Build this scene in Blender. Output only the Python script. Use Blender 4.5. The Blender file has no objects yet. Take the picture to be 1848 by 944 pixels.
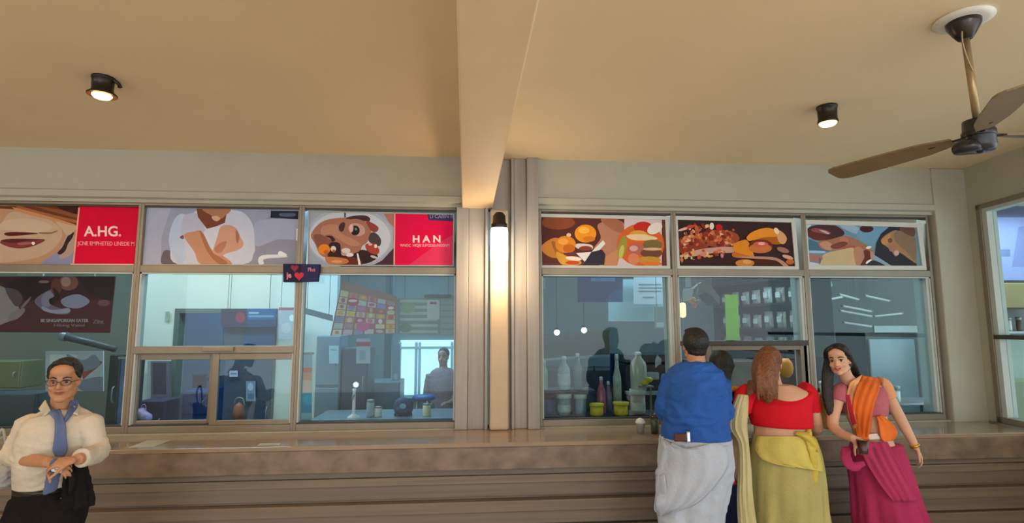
import bpy, bmesh, math, random
from mathutils import Vector, Matrix, noise
from mathutils.bvhtree import BVHTree
random.seed(7)
S = bpy.context.scene
COL = S.collection
sin, cos, pi = math.sin, math.cos, math.pi
V = Vector

# ---------------------------------------------------------------- camera
F0 = 1000.0
PI_, YA, RO = math.radians(6.74), math.radians(-4.79), math.radians(-0.11)
CAM = V((0, 0, 1.7))
_F = V((-sin(YA)*cos(PI_), cos(YA)*cos(PI_), sin(PI_)))
_R = V((cos(YA), sin(YA), 0))
_U = _R.cross(_F)
AX_R = _R*cos(RO) + _U*sin(RO)
AX_U = -_R*sin(RO) + _U*cos(RO)
cd = bpy.data.cameras.new('camera')
cd.sensor_width = 36; cd.lens = F0/1848*36; cd.clip_end = 200
co = bpy.data.objects.new('camera', cd); COL.objects.link(co)
M = Matrix((AX_R, AX_U, -_F)).transposed().to_4x4(); M.translation = CAM
co.matrix_world = M
S.camera = co

def ray(px, py):
    return _F + AX_R*((px-924)/F0) - AX_U*((py-472)/F0)
def q(px, py, y):                       # point seen at a pixel, on the plane Y = y
    d = ray(px, py); return CAM + d*(y/d.y)
def qz(px, py, z):
    d = ray(px, py); return CAM + d*((z-1.7)/d.z)
def wpx(n, px, y):                      # n pixels at that place, in metres across the line of sight
    d = ray(px, 600); c = d.y/math.hypot(d.x, d.y)
    return abs(q(px+n, 600, y).x - q(px, 600, y).x)*c*math.copysign(1, n)

# ---------------------------------------------------------------- materials
def lin(h):
    h = h.lstrip('#'); o = []
    for i in (0, 2, 4):
        v = int(h[i:i+2], 16)/255
        o.append(v/12.92 if v <= .04045 else ((v+.055)/1.055)**2.4)
    return (*o, 1)
MC = {}
def mat(name, col, rough=.6, metal=0, var=.06, scale=6, bump=0, bscale=40, stretch=(1, 1, 1), emit=0, col2=None, spec=.5, detail=3):
    if name in MC: return MC[name]
    m = bpy.data.materials.new(name); m.use_nodes = True
    nt = m.node_tree; n = nt.nodes; l = nt.links
    b = n['Principled BSDF']
    b.inputs['Roughness'].default_value = rough
    b.inputs['Metallic'].default_value = metal
    b.inputs['Specular IOR Level'].default_value = spec
    c = lin(col)
    tc = n.new('ShaderNodeTexCoord'); mp = n.new('ShaderNodeMapping'); mp.inputs['Scale'].default_value = stretch
    l.new(tc.outputs['Object'], mp.inputs['Vector'])
    nz = n.new('ShaderNodeTexNoise'); nz.inputs['Scale'].default_value = scale; nz.inputs['Detail'].default_value = detail
    l.new(mp.outputs[0], nz.inputs['Vector'])
    rp = n.new('ShaderNodeValToRGB')
    rp.color_ramp.elements[0].position = .3; rp.color_ramp.elements[1].position = .7
    if col2: a, d = c, lin(col2)
    else:
        a = tuple(x*(1-var) for x in c[:3])+(1,); d = tuple(min(1, x*(1+var)) for x in c[:3])+(1,)
    rp.color_ramp.elements[0].color = a; rp.color_ramp.elements[1].color = d
    l.new(nz.outputs['Fac'], rp.inputs[0]); l.new(rp.outputs[0], b.inputs['Base Color'])
    if bump:
        nb = n.new('ShaderNodeTexNoise'); nb.inputs['Scale'].default_value = bscale; nb.inputs['Detail'].default_value = 4
        l.new(mp.outputs[0], nb.inputs['Vector'])
        bp = n.new('ShaderNodeBump'); bp.inputs['Strength'].default_value = bump; bp.inputs['Distance'].default_value = .02
        l.new(nb.outputs['Fac'], bp.inputs['Height']); l.new(bp.outputs[0], b.inputs['Normal'])
    if emit:
        b.inputs['Emission Color'].default_value = c; b.inputs['Emission Strength'].default_value = emit
    MC[name] = m; return m
def glass(name, tint, refl=1.0, rough=.0, ior=1.45):
    if name in MC: return MC[name]
    m = bpy.data.materials.new(name); m.use_nodes = True
    nt = m.node_tree; n = nt.nodes; l = nt.links; n.remove(n['Principled BSDF'])
    t = n.new('ShaderNodeBsdfTransparent'); t.inputs[0].default_value = lin(tint)
    g = n.new('ShaderNodeBsdfGlossy'); g.inputs['Roughness'].default_value = rough
    lw = n.new('ShaderNodeLayerWeight'); lw.inputs['Blend'].default_value = .5
    pw_ = n.new('ShaderNodeMath'); pw_.operation = 'POWER'; pw_.inputs[1].default_value = 5
    mu = n.new('ShaderNodeMath'); mu.operation = 'MULTIPLY_ADD'; mu.inputs[1].default_value = .9*refl; mu.inputs[2].default_value = .028*refl
    mx = n.new('ShaderNodeMixShader'); l.new(lw.outputs['Facing'], pw_.inputs[0]); l.new(pw_.outputs[0], mu.inputs[0]); l.new(mu.outputs[0], mx.inputs[0])
    l.new(t.outputs[0], mx.inputs[1]); l.new(g.outputs[0], mx.inputs[2]); l.new(mx.outputs[0], n['Material Output'].inputs[0])
    MC[name] = m; return m
def pr(h):  # printed ink
    return mat('print_ink_'+h, '#'+h, rough=.55, var=.03, scale=12, spec=.12)

# ---------------------------------------------------------------- objects
def tag(o, label=None, cat=None, group=None, kind=None):
    if label: o['label'] = label
    if cat: o['category'] = cat
    if group: o['group'] = group
    if kind: o['kind'] = kind
    return o
def thing(name, label, cat, loc=(0, 0, 0), group=None, kind=None):
    o = bpy.data.objects.new(name, None); COL.objects.link(o); o.location = loc; o.empty_display_size = .05
    return tag(o, label, cat, group, kind)
def wm(p):
    if not p.parent: return p.matrix_basis.copy()
    return wm(p.parent) @ p.matrix_parent_inverse @ p.matrix_basis
def adopt(o, parent):
    if parent:
        o.parent = parent; o.matrix_parent_inverse = wm(parent).inverted()
    return o
def obj(name, bm, mats, parent=None, smooth=False, world=True, bevel=0, seg=2):
    me = bpy.data.meshes.new(name)
    bmesh.ops.recalc_face_normals(bm, faces=bm.faces)
    bm.to_mesh(me); bm.free()
    if not isinstance(mats, (list, tuple)): mats = [mats]
    for m in mats: me.materials.append(m)
    if smooth:
        for p in me.polygons: p.use_smooth = True
    o = bpy.data.objects.new(name, me); COL.objects.link(o)
    if parent:
        if world: adopt(o, parent)
        else: o.parent = parent
    if bevel:
        b = o.modifiers.new('bevel', 'BEVEL'); b.width = bevel; b.segments = seg; b.limit_method = 'ANGLE'
    return o
def struct(name, bm, m, **k):
    return tag(obj(name, bm, m, **k), kind='structure')
def B(): return bmesh.new()
def box(bm, a, b, mi=0):
    x0, y0, z0 = [min(a[i], b[i]) for i in range(3)]; x1, y1, z1 = [max(a[i], b[i]) for i in range(3)]
    v = [bm.verts.new(p) for p in ((x0,y0,z0),(x1,y0,z0),(x1,y1,z0),(x0,y1,z0),(x0,y0,z1),(x1,y0,z1),(x1,y1,z1),(x0,y1,z1))]
    for f in ((0,3,2,1),(4,5,6,7),(0,1,5,4),(1,2,6,5),(2,3,7,6),(3,0,4,7)):
        fc = bm.faces.new([v[i] for i in f]); fc.material_index = mi
    return bm
def hexa(bm, quad, d, mi=0):            # quad of 4 points pushed by vector d
    a = [bm.verts.new(p) for p in quad]; b = [bm.verts.new(V(p)+V(d)) for p in quad]
    fs = [bm.faces.new(a), bm.faces.new(b[::-1])]
    for i in range(4): fs.append(bm.faces.new((a[i], b[i], b[(i+1) % 4], a[(i+1) % 4])))
    for f in fs: f.material_index = mi
    return bm
def pbox(bm, x0, y0, x1, y1, Y, d=.02, mi=0):   # upright board whose face lies on plane Y
    a, b = q(x0, (y0+y1)/2, Y), q(x1, (y0+y1)/2, Y); zt = q((x0+x1)/2, y0, Y).z; zb = q((x0+x1)/2, y1, Y).z
    return box(bm, (a.x, Y, zb), (b.x, Y+d, zt), mi)
def catmull(P, n=6, closed=False):
    P = [V(p) for p in P]; out = []; N = len(P)
    rng = range(N) if closed else range(N-1)
    for i in rng:
        g = (lambda k: P[k % N]) if closed else (lambda k: P[max(0, min(N-1, k))])
        a, b, c, d = g(i-1), g(i), g(i+1), g(i+2)
        for k in range(n):
            t = k/n
            out.append(.5*((2*b)+(c-a)*t+(2*a-5*b+4*c-d)*t*t+(3*b-a-3*c+d)*t**3))
    if not closed: out.append(P[-1])
    return out
def tube(bm, pts, rad, seg=12, smooth=5, flat=1.0, mi=0):
    if len(pts) > 2 and smooth: 
        R4 = catmull([(r, 0, 0) for r in rad], smooth); pts = catmull(pts, smooth); rad = [r.x for r in R4]
    pts = [V(p) for p in pts]; rings = []
    up = V((0, 0, 1))
    d0 = (pts[1]-pts[0]).normalized()
    if abs(d0.dot(up)) > .95: up = V((0, 1, 0))
    x = d0.cross(up).normalized()
    for i, p in enumerate(pts):
        d = (pts[min(i+1, len(pts)-1)]-pts[max(i-1, 0)]).normalized()
        x = (x - d*x.dot(d)).normalized(); y = d.cross(x)
        rings.append([bm.verts.new(p + x*cos(a)*rad[i] + y*sin(a)*rad[i]*flat) for a in [2*pi*k/seg for k in range(seg)]])
    for a, b in zip(rings, rings[1:]):
        for k in range(seg):
            f = bm.faces.new((a[k], a[(k+1) % seg], b[(k+1) % seg], b[k])); f.material_index = mi
    f = bm.faces.new(rings[0][::-1]); f.material_index = mi; f = bm.faces.new(rings[-1]); f.material_index = mi
    return bm
def ball(bm, c, r, rot=None, u=16, v=10):
    if not hasattr(r, '__len__'): r = (r, r, r)
    m = Matrix.Translation(V(c)) @ (rot.to_4x4() if rot else Matrix()) @ Matrix.Diagonal((*r, 1))
    bmesh.ops.create_uvsphere(bm, u_segments=u, v_segments=v, radius=1, matrix=m)
    return bm
def capsule(bm, a, b, ra, rb, n=10):
    a, b = V(a), V(b); ball(bm, a, ra, u=n, v=6); ball(bm, b, rb, u=n, v=6); tube(bm, [a, b], [ra, rb], n, 0)
def lathe(bm, prof, seg=20, c=(0, 0, 0), mi=0):
    c = V(c); rings = []
    for r, z in prof: rings.append([bm.verts.new(c+V((max(r, .0004)*cos(a), max(r, .0004)*sin(a), z))) for a in [2*pi*k/seg for k in range(seg)]])
    for a, b in zip(rings, rings[1:]):
        for k in range(seg):
            f = bm.faces.new((a[k], a[(k+1) % seg], b[(k+1) % seg], b[k])); f.material_index = mi
    for r in (rings[0][::-1], rings[-1]):
        f = bm.faces.new(r); f.material_index = mi
    return bm
def loft(bm, rings, seg=40, sub=4, mi=0, cap=True):
    """rings: (center, rx, ry, yaw, fold amplitude, dz function)"""
    R = [(V(r[0]), r[1], r[2], r[3] if len(r) > 3 else 0, r[4] if len(r) > 4 else 0, r[5] if len(r) > 5 else None) for r in rings]
    A = catmull([r[0] for r in R], sub); Bq = catmull([(r[1], r[2], r[3]) for r in R], sub); C = catmull([(r[4], 0, 0) for r in R], sub)
    out = []
    for i, (c, b, f) in enumerate(zip(A, Bq, C)):
        k = min(i//sub, len(R)-1); fn = R[k][5] if sub == 1 else (R[0][5] if i == 0 else None)
        ring = []
        for s in range(seg):
            a = 2*pi*s/seg; w = 1
            fo = f.x*(sin(a*9+c.z*3)+.6*sin(a*17-c.z*5+1)+.5*sin(a*5+c.z*2))
            x, y = cos(a)*(b.x+fo), sin(a)*(b.y+fo)
            dz = fn(a) if fn else 0
            ring.append(bm.verts.new(c+V((x*cos(b.z)-y*sin(b.z), x*sin(b.z)+y*cos(b.z), dz))))
        out.append(ring)
    for a, b in zip(out, out[1:]):
        for k in range(seg):
            f = bm.faces.new((a[k], a[(k+1) % seg], b[(k+1) % seg], b[k])); f.material_index = mi
    if cap:
        bm.faces.new(out[0][::-1]); bm.faces.new(out[-1])
    return bm
def fuse(name, bm, mats, parent, voxel=.007, smooth=4, disp=0, dscale=8, fac=.6, solid=0, world=True):
    """one continuous skin around all the volumes in bm"""
    bmesh.ops.recalc_face_normals(bm, faces=bm.faces)
    me = bpy.data.meshes.new('t'); bm.to_mesh(me); bm.free()
    t = bpy.data.objects.new('t', me); COL.objects.link(t)
    r = t.modifiers.new('r', 'REMESH'); r.mode = 'VOXEL'; r.voxel_size = voxel
    s = t.modifiers.new('s', 'SMOOTH'); s.iterations = smooth; s.factor = fac
    dg = bpy.context.evaluated_depsgraph_get()
    m2 = bpy.data.meshes.new_from_object(t.evaluated_get(dg)); m2.name = name
    bpy.data.objects.remove(t); bpy.data.meshes.remove(me)
    if disp:
        nn = [v.normal.copy() for v in m2.vertices]
        for v, n_ in zip(m2.vertices, nn):
            p = v.co
            w = noise.noise(V((p.x*dscale, p.y*dscale, p.z*dscale*1.8)))
            w = 1-abs(w)*2.2
            v.co = p + n_*disp*w
    m2.materials.clear()
    for m in (mats if isinstance(mats, (list, tuple)) else [mats]): m2.materials.append(m)
    for p in m2.polygons: p.use_smooth = True
    o = bpy.data.objects.new(name, m2); COL.objects.link(o)
    if world: adopt(o, parent)
    else: o.parent = parent
    return o
def bvh_of(*obs):
    vs, fs = [], []
    for o in obs:
        k = len(vs); vs += [v.co.copy() for v in o.data.vertices]; fs += [[i+k for i in p.vertices] for p in o.data.polygons]
    return BVHTree.FromPolygons(vs, fs)
def drape(name, rows, bvh, m, parent, off=.008, thick=.006, ydef=3.5, cols=8, sub=5, fold=0, freq=3):
    """cloth laid over a body: rows of pixel pairs cast onto the surface, given thickness"""
    L = catmull([(r[0][0], r[0][1], 0) for r in rows], sub); Rr = catmull([(r[1][0], r[1][1], 0) for r in rows], sub)
    g = []; last = ydef
    for i, (a, b) in enumerate(zip(L, Rr)):
        row = []
        for k in range(cols+1):
            p = a.lerp(b, k/cols); d = ray(p.x, p.y).normalized()
            h = bvh.ray_cast(CAM, d)
            if h[0] and h[0].y < ydef+.5: pt = h[0] - d*off
            else: pt = None
            row.append((pt, p, d))
        ys = [r[0].y for r in row if r[0]]
        y0 = sum(ys)/len(ys) if ys else last
        last = y0
        g.append([(pt.y if pt else y0+.01) for pt, p, d in row])
    for _ in range(4):
        g = [[(g[i][k]*2+g[max(i-1, 0)][k]+g[min(i+1, len(g)-1)][k]+g[i][max(k-1, 0)]+g[i][min(k+1, cols)])/6 for k in range(cols+1)] for i in range(len(g))]
    bm = B(); vv = []
    for i, (a, b) in enumerate(zip(L, Rr)):
        r = []
        for k in range(cols+1):
            p = a.lerp(b, k/cols)
            yy = g[i][k] - (fold*(1+sin(k/cols*pi*2*freq+i*.15))*.5)
            r.append(bm.verts.new(q(p.x, p.y, yy-.003)))
        vv.append(r)
    for i in range(len(vv)-1):
        for k in range(cols): bm.faces.new((vv[i][k], vv[i][k+1], vv[i+1][k+1], vv[i+1][k]))
    bmesh.ops.recalc_face_normals(bm, faces=bm.faces)
    o = obj(name, bm, m, parent, smooth=True)
    s = o.modifiers.new('solid', 'SOLIDIFY'); s.thickness = thick; s.offset = 0
    return o
def text_mesh(body, rect, Y, m, parent, name='lettering', thick=.0045, spacing=1.0, bold=.0, tilt=0):
    cu = bpy.data.curves.new('t', 'FONT'); cu.body = body; cu.extrude = .01; cu.space_character = spacing; cu.offset = bold; cu.resolution_u = 3
    t = bpy.data.objects.new('t', cu); COL.objects.link(t)
    me = bpy.data.meshes.new_from_object(t.evaluated_get(bpy.context.evaluated_depsgraph_get()))
    bpy.data.objects.remove(t)
    xs = [v.co.x for v in me.vertices]; ys = [v.co.y for v in me.vertices]
    x0, x1, y0, y1 = min(xs), max(xs), min(ys), max(ys)
    (a, b, c, d) = rect
    for v in me.vertices:
        u = (v.co.x-x0)/(x1-x0+1e-6); w = (v.co.y-y0)/(y1-y0+1e-6)
        p = q(a+(c-a)*u, d+(b-d)*w+tilt*u, Y)
        v.co = V((p.x, Y-(thick if v.co.z > 0 else 0), p.z))
    me.materials.append(m); me.name = name
    o = bpy.data.objects.new(name, me); COL.objects.link(o)
    adopt(o, parent)
    return o
def copy_tree(o, parent=None):
    c = o.copy(); COL.objects.link(c)
    if parent: c.parent = parent
    for ch in [x for x in list(o.children)]: copy_tree(ch, c)
    return c

# ---------------------------------------------------------------- flat prints
def picture(name, label, cat, quad, Y, layers, crop=None, base='dddddd', border=None, bpx=6, group=None, part='printed_face', depth=.012, clip=True, parent=None):
    """a printed board: quad (TL,TR,BR,BL in px) on plane Y; layers = (hex, pts, smooth) in crop pixels"""
    ox, oy, sc = crop if crop else (0, 0, 1)
    P = [q(x, y, Y) for x, y in quad]
    c = sum(P, V())/4; root = thing(name, label, cat, (c.x, Y, min(p.z for p in P)), group)
    if border:
        Pi = []
        for x, y in quad:
            cx = sum(k[0] for k in quad)/4; cy = sum(k[1] for k in quad)/4
            Pi.append(q(x+(bpx if x < cx else -bpx), y+(bpx if y < cy else -bpx), Y))
        bm = B()
        for i in range(4):
            j = (i+1) % 4
            hexa(bm, [P[i]+V((0, -.012, 0)), P[j]+V((0, -.012, 0)), Pi[j]+V((0, -.012, 0)), Pi[i]+V((0, -.012, 0))], (0, .026, 0))
        obj('border_frame', bm, border, root)
        P = Pi
    bm = B(); mats = [pr(base)]; idx = {base: 0}
    hexa(bm, P, (0, depth, 0))
    bm.faces.new([bm.verts.new(p-V((0, .0006, 0))) for p in P])
    xs = [p.x for p in P]; zs = [p.z for p in P]
    for n, (h, pts, sm) in enumerate(layers):
        if h not in idx: idx[h] = len(mats); mats.append(pr(h))
        pp = [(ox+x/sc, oy+y/sc, 0) for x, y in pts]
        if sm: pp = [tuple(v) for v in catmull(pp, 5, True)]
        W = [q(x, y, Y) for x, y, _ in pp]
        b2 = B(); vs = [b2.verts.new((w.x, Y-.0010-n*.00006, w.z)) for w in W]
        try: b2.faces.new(vs)
        except ValueError: b2.free(); continue
        b2.normal_update(); bmesh.ops.triangulate(b2, faces=b2.faces); b2.normal_update()
        # cut at the print's edge
        for i in range(4):
            a, d = P[i], P[(i+1) % 4]; e = (d-a); nrm = V((e.z, 0, -e.x)); cc = (P[0]+P[2])/2
            if nrm.dot(cc-a) > 0: nrm = -nrm
            g = b2.verts[:]+b2.edges[:]+b2.faces[:]
            if g: bmesh.ops.bisect_plane(b2, geom=g, plane_co=a, plane_no=nrm, clear_outer=True)
        mp = {}
        for v in b2.verts: mp[v] = bm.verts.new(v.co)
        for f in b2.faces:
            try: nf = bm.faces.new([mp[v] for v in f.verts]); nf.material_index = idx[h]
            except ValueError: pass
        b2.free()
    me = bpy.data.meshes.new(part); bm.to_mesh(me); bm.free()
    for m in mats: me.materials.append(m)
    o = bpy.data.objects.new(part, me); COL.objects.link(o); adopt(o, root)
    return root
def ell(cx, cy, rx, ry, rot=0, n=14):
    return [(cx+rx*cos(2*pi*k/n)*cos(rot)-ry*sin(2*pi*k/n)*sin(rot), cy+rx*cos(2*pi*k/n)*sin(rot)+ry*sin(2*pi*k/n)*cos(rot)) for k in range(n)]
# ================================================================ THE PLACE
D = 4.6                                   # glass line of the shop front
ZH, ZT, ZS, ZC = 1.7+.210*D, 1.7+.100*D, 1.7-.167*D, 1.7+.306*D   # header, transom, sill, ceiling
XW = [x*D for x in (-.561, -.287, -.013, .132, .385, .640, .895)]
ZTOP = q(900, 799, 4.0).z                 # counter top
wallp = mat('cream_wall_plaster', '#aba99a', rough=.75, var=.03, bump=.05)
ceilm = mat('tan_ceiling_paint', '#e6d2ae', rough=.7, var=.03, scale=1.2, bump=.03)
beamm = mat('beam_paint', '#e6cca4', rough=.6, var=.02)
colm = mat('column_laminate', '#98928c', rough=.45, var=.12, scale=3, stretch=(9, 9, .35), bump=.04)
framem = mat('bronze_aluminium', '#857b6b', rough=.4, metal=.35, var=.06)
framed = mat('dark_frame_gasket', '#37332c', rough=.5)
framel = mat('pale_frame_edge', '#b4bcb8', rough=.4, var=.04)
gl = glass('window_glass', '#e6f0f0', refl=1.0)
stone = mat('brown_veined_stone', '#8a7665', rough=.35, col2='#625142', scale=6, detail=6, stretch=(1, 1, 1.4))
plank = mat('brown_wood_plank', '#6c5f53', rough=.4, col2='#807060', scale=2.5, stretch=(.35, 2, 16), detail=5)
topm = mat('polished_counter_top', '#947f6a', rough=.12, var=.1, scale=2, stretch=(.5, 3, 1), detail=4)

# floor / ceiling / walls
bm = B(); box(bm, (-8, -6, -.1), (7, 4.6, 0)); struct('floor', bm, mat('terrazzo_floor', '#cac2b6', rough=.35, var=.12, scale=14))
bm = B(); box(bm, (-8, -6, ZC), (7, 12.5, ZC+.1)); struct('ceiling', bm, ceilm)
struct('wall_left', box(B(), (-7.4, -6, 0), (-7.3, 4.5, ZC)), wallp)
# front wall header over the windows, in two runs with a moulded ledge
def header(x0, x1, n, lab):
    bm = B()
    prof = [(4.52, ZC), (4.52, ZH+.115), (4.50, ZH+.105), (4.50, ZH+.055), (4.535, ZH+.045), (4.535, ZH+.02), (4.66, ZH+.02), (4.66, ZC)]
    a = [bm.verts.new((x0, y, z)) for y, z in prof]; b = [bm.verts.new((x1, y, z)) for y, z in prof]
    bm.faces.new(a); bm.faces.new(b[::-1])
    for i in range(len(prof)):
        j = (i+1) % len(prof); bm.faces.new((a[i], b[i], b[j], a[j]))
    return struct(n, bm, wallp)
header(-7, -.034, 'wall_front', '')
header(.505, XW[6]+.03, 'wall_front_right', '')
bm = B(); box(bm, (XW[6]+.03, 4.5, 0), (XW[6]+.42, 4.75, ZC)); struct('wall_corner', bm, wallp, bevel=.01)
# low wall under the windows
bm = B(); box(bm, (-7, 4.53, 0), (XW[6]+.1, 4.7, ZS-.03)); struct('wall_below_windows', bm, wallp)

# column between the two shop fronts
xa, xb = XW[2]-.02, XW[3]-.01
bm = B()
z0 = ZTOP
box(bm, (xa, 4.50, z0), (xa+.10, 4.72, ZH+.02))
box(bm, (xa+.10, 4.52, z0), (xa+.235, 4.72, ZH+.02))
box(bm, (xa+.235, 4.49, z0), (xa+.26, 4.72, ZH+.02))
box(bm, (.2, 4.54, z0), (.37, 4.72, ZC))
box(bm, (.37, 4.49, z0), (.395, 4.72, ZC))
box(bm, (.395, 4.51, z0), (.50, 4.72, ZC))
box(bm, (.50, 4.47, z0), (xb, 4.72, ZC))
struct('wall_column', bm, colm, bevel=.006)
# lit pilaster
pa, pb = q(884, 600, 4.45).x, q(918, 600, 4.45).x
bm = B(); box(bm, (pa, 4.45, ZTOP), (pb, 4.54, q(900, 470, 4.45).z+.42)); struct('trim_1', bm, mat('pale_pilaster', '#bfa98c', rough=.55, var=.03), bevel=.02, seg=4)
# beam
bm = B(); box(bm, (-.035, -6, ZH+.01), (.215, 4.66, ZC)); struct('wall_beam', bm, beamm, bevel=.008)

# right-hand wall, set a little askew, with its own window
c0 = V((XW[6]+.34, 4.5, 0)); dr = V((-.135, -1, 0)).normalized()
def rw(s, z, o=0): p = c0 + dr*s + V((-dr.y, dr.x, 0))*(-o); return V((p.x, p.y, z))
def rbox(bm, s0, s1, z0, z1, o0, o1, mi=0): # o: towards the hall is positive
    quad = [rw(s0, z0, o0), rw(s1, z0, o0), rw(s1, z1, o0), rw(s0, z1, o0)]
    return hexa(bm, quad, rw(0, 0, o1)-rw(0, 0, o0), mi)
bm = B()
rbox(bm, 0, 2.6, ZH+.08, ZC, -.14, 0); rbox(bm, 0, .1, 0, ZH+.08, -.14, 0); rbox(bm, 0, 2.6, 0, ZS-.03, -.14, 0)
struct('wall_right', bm, wallp)

# ---------------------------------------------------------------- windows
def window(n, x0, x1, hatch=False, sash=False, pale=False, zh=ZH):
    w = thing('window_%d' % n, None, None, ((x0+x1)/2, D, ZS), kind='structure'); t = .022; y0, y1 = 4.55, 4.66
    fr = B()
    box(fr, (x0, y0, ZS-.03), (x0+t, y1, zh+.02)); box(fr, (x1-t, y0, ZS-.03), (x1, y1, zh+.02))
    box(fr, (x0+t, y0, ZS-.03), (x1-t, y1, ZS+.02)); box(fr, (x0+t, y0, zh), (x1-t, y1, zh+.02))
    obj('window_frame', fr, framem, w, bevel=.003)
    tr = B(); box(tr, (x0+t, y0, ZT-.028), (x1-t, y1, ZT+.028)); obj('transom', tr, framem, w, bevel=.004)
    gs = B(); box(gs, (x0+t, y0+.012, zh-.012), (x1-t, y0+.02, zh)); box(gs, (x0+t, y0+.015, ZS+.02), (x1-t, y0+.05, ZS+.032))
    obj('gasket', gs, framed, w)
    bd = B()
    for a, b in ((x0+t, x0+t+.012), (x1-t-.012, x1-t)): box(bd, (a, y0+.01, ZS+.03), (b, y1-.01, ZT-.028))
    if pale: box(bd, (x1-t-.035, y0+.02, ZS+.03), (x1-t-.012, y1+.05, ZT-.028))
    box(bd, (x0+t, y0+.01, ZT-.04), (x1-t, y0+.03, ZT-.028)); obj('glazing_bead', bd, framel, w)
    return w, t
panes = []
def pane(w, x0, z0, x1, z1, y=4.605):
    bm = B(); box(bm, (x0, y, z0), (x1, y+.006, z1)); return obj('glass_pane', bm, gl, w)
# left bank
x = XW
w1, t = window(1, x[0]-1.5, x[0]+.01); pane(w1, x[0]-1.47, ZS+.02, x[0]-.01, ZT-.02)
w3, t = window(3, x[1]-.01, x[2]); pane(w3, x[1]+.01, ZS+.02, x[2]-.02, ZT-.02)
w2, t = window(2, x[0]+.01, x[1]-.01)
zr = q(390, 631, 4.6).z
bm = B(); box(bm, (x[0]+.03, 4.55, zr-.028), (x[1]-.03, 4.66, zr+.028)); box(bm, (q(372, 630, 4.6).x, 4.52, zr-.01), (q(428, 630, 4.6).x, 4.56, zr+.022))
obj('hatch_rail', bm, framem, w2, bevel=.004)
pane(w2, x[0]+.03, zr+.02, x[1]-.03, ZT-.02)
def sash(w, pl, pr_, y):
    a, b = q(pl, 700, y).x, q(pr_, 700, y).x; z1, z0 = zr-.028, ZS+.02; s = .05
    bm = B(); box(bm, (a, y, z0), (a+s, y+.035, z1)); box(bm, (b-s, y, z0), (b, y+.035, z1)); box(bm, (a+s, y, z1-s), (b-s, y+.035, z1)); box(bm, (a+s, y, z0), (b-s, y+.035, z0+.035))
    o = obj('sash', bm, framem, w, bevel=.004)
    g = B(); box(g, (a+s-.005, y+.014, z0+.03), (b-s+.005, y+.02, z1-s+.005)); obj('glass_pane', g, gl, o)
sash(w2, 236, 388, 4.60); sash(w2, 380, 537, 4.56)
# right bank
w4, t = window(4, x[3], x[4], pale=True); pane(w4, x[3]+.02, ZS+.02, x[4]-.02, ZT-.02)
w5, t = window(5, x[4], x[5], pale=True)
w6, t = window(6, x[5], x[6], pale=True); pane(w6, x[5]+.02, ZS+.02, x[6]-.02, ZT-.02)
zh5 = q(1350, 619, 4.6).z
bm = B(); box(bm, (x[4]+.02, 4.55, zh5-.02), (x[5]-.02, 4.66, zh5+.02)); obj('hatch_rail', bm, framed, w5, bevel=.004)
pane(w5, x[4]+.02, zh5+.01, x[5]-.02, ZT-.02)
bm = B(); a, b = q(1272, 650, 4.6).x, x[5]-.03
box(bm, (a, 4.57, ZS), (a+.05, 4.64, zh5-.02)); box(bm, (b-.06, 4.57, ZS), (b, 4.64, zh5-.02)); box(bm, (a+.05, 4.57, zh5-.06), (b-.06, 4.64, zh5-.02))
obj('hatch_frame', bm, mat('tan_hatch_frame', '#7c7264', rough=.5), w5, bevel=.004)
# right wall window
w7 = thing('window_7', None, None, rw(1.2, ZS), kind='structure')
zm = q(1750, 608, 4.4).z
bm = B(); rbox(bm, .1, .15, ZS-.03, ZH+.08, -.10, .012); rbox(bm, .1, 2.6, ZH+.04, ZH+.08, -.1, .012); rbox(bm, .1, 2.6, ZS-.03, ZS+.02, -.1, .012)
obj('window_frame', bm, framem, w7, bevel=.003)
bm = B(); rbox(bm, .15, .20, ZS+.02, ZH+.04, -.085, 0); rbox(bm, .2, 2.6, ZH+.01, ZH+.04, -.085, 0); obj('glazing_bead', bm, framel, w7)
bm = B(); rbox(bm, .15, 2.6, zm-.018, zm+.018, -.085, .008); obj('hatch_rail', bm, framed, w7)
bm = B(); rbox(bm, .2, 2.6, ZS+.02, ZH+.01, -.055, -.049); obj('glass_pane', bm, gl, w7)

# ---------------------------------------------------------------- counter
ct = thing('service_counter', 'long stone-topped service counter with stepped plank front below the shop windows', 'counter', (0, 4.2, 0))
X0, X1 = -6.0, 4.37
bm = B(); box(bm, (X0, 4.0, ZTOP-.03), (X1, 4.525, ZTOP)); obj('counter_top', bm, topm, ct, bevel=.004)
bm = B(); box(bm, (X0, 4.005, ZTOP-.185), (X1, 4.5, ZTOP-.0305)); obj('stone_fascia', bm, stone, ct, bevel=.006)
bm = B()
zz = ZTOP-.185; hs = [(.045, .055), (.055, .035), (.095, .06), (.014, .07), (.075, .006), (.09, .035), (.012, .06), (.085, .02), (.09, .03), (.2, .02)]
for h, o in hs:
    z1 = max(.0, zz-h); box(bm, (X0, 4.0+o, z1), (X1, 4.5, zz-.0004)); zz = z1
obj('front_planks', bm, plank, ct, bevel=.004)

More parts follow.
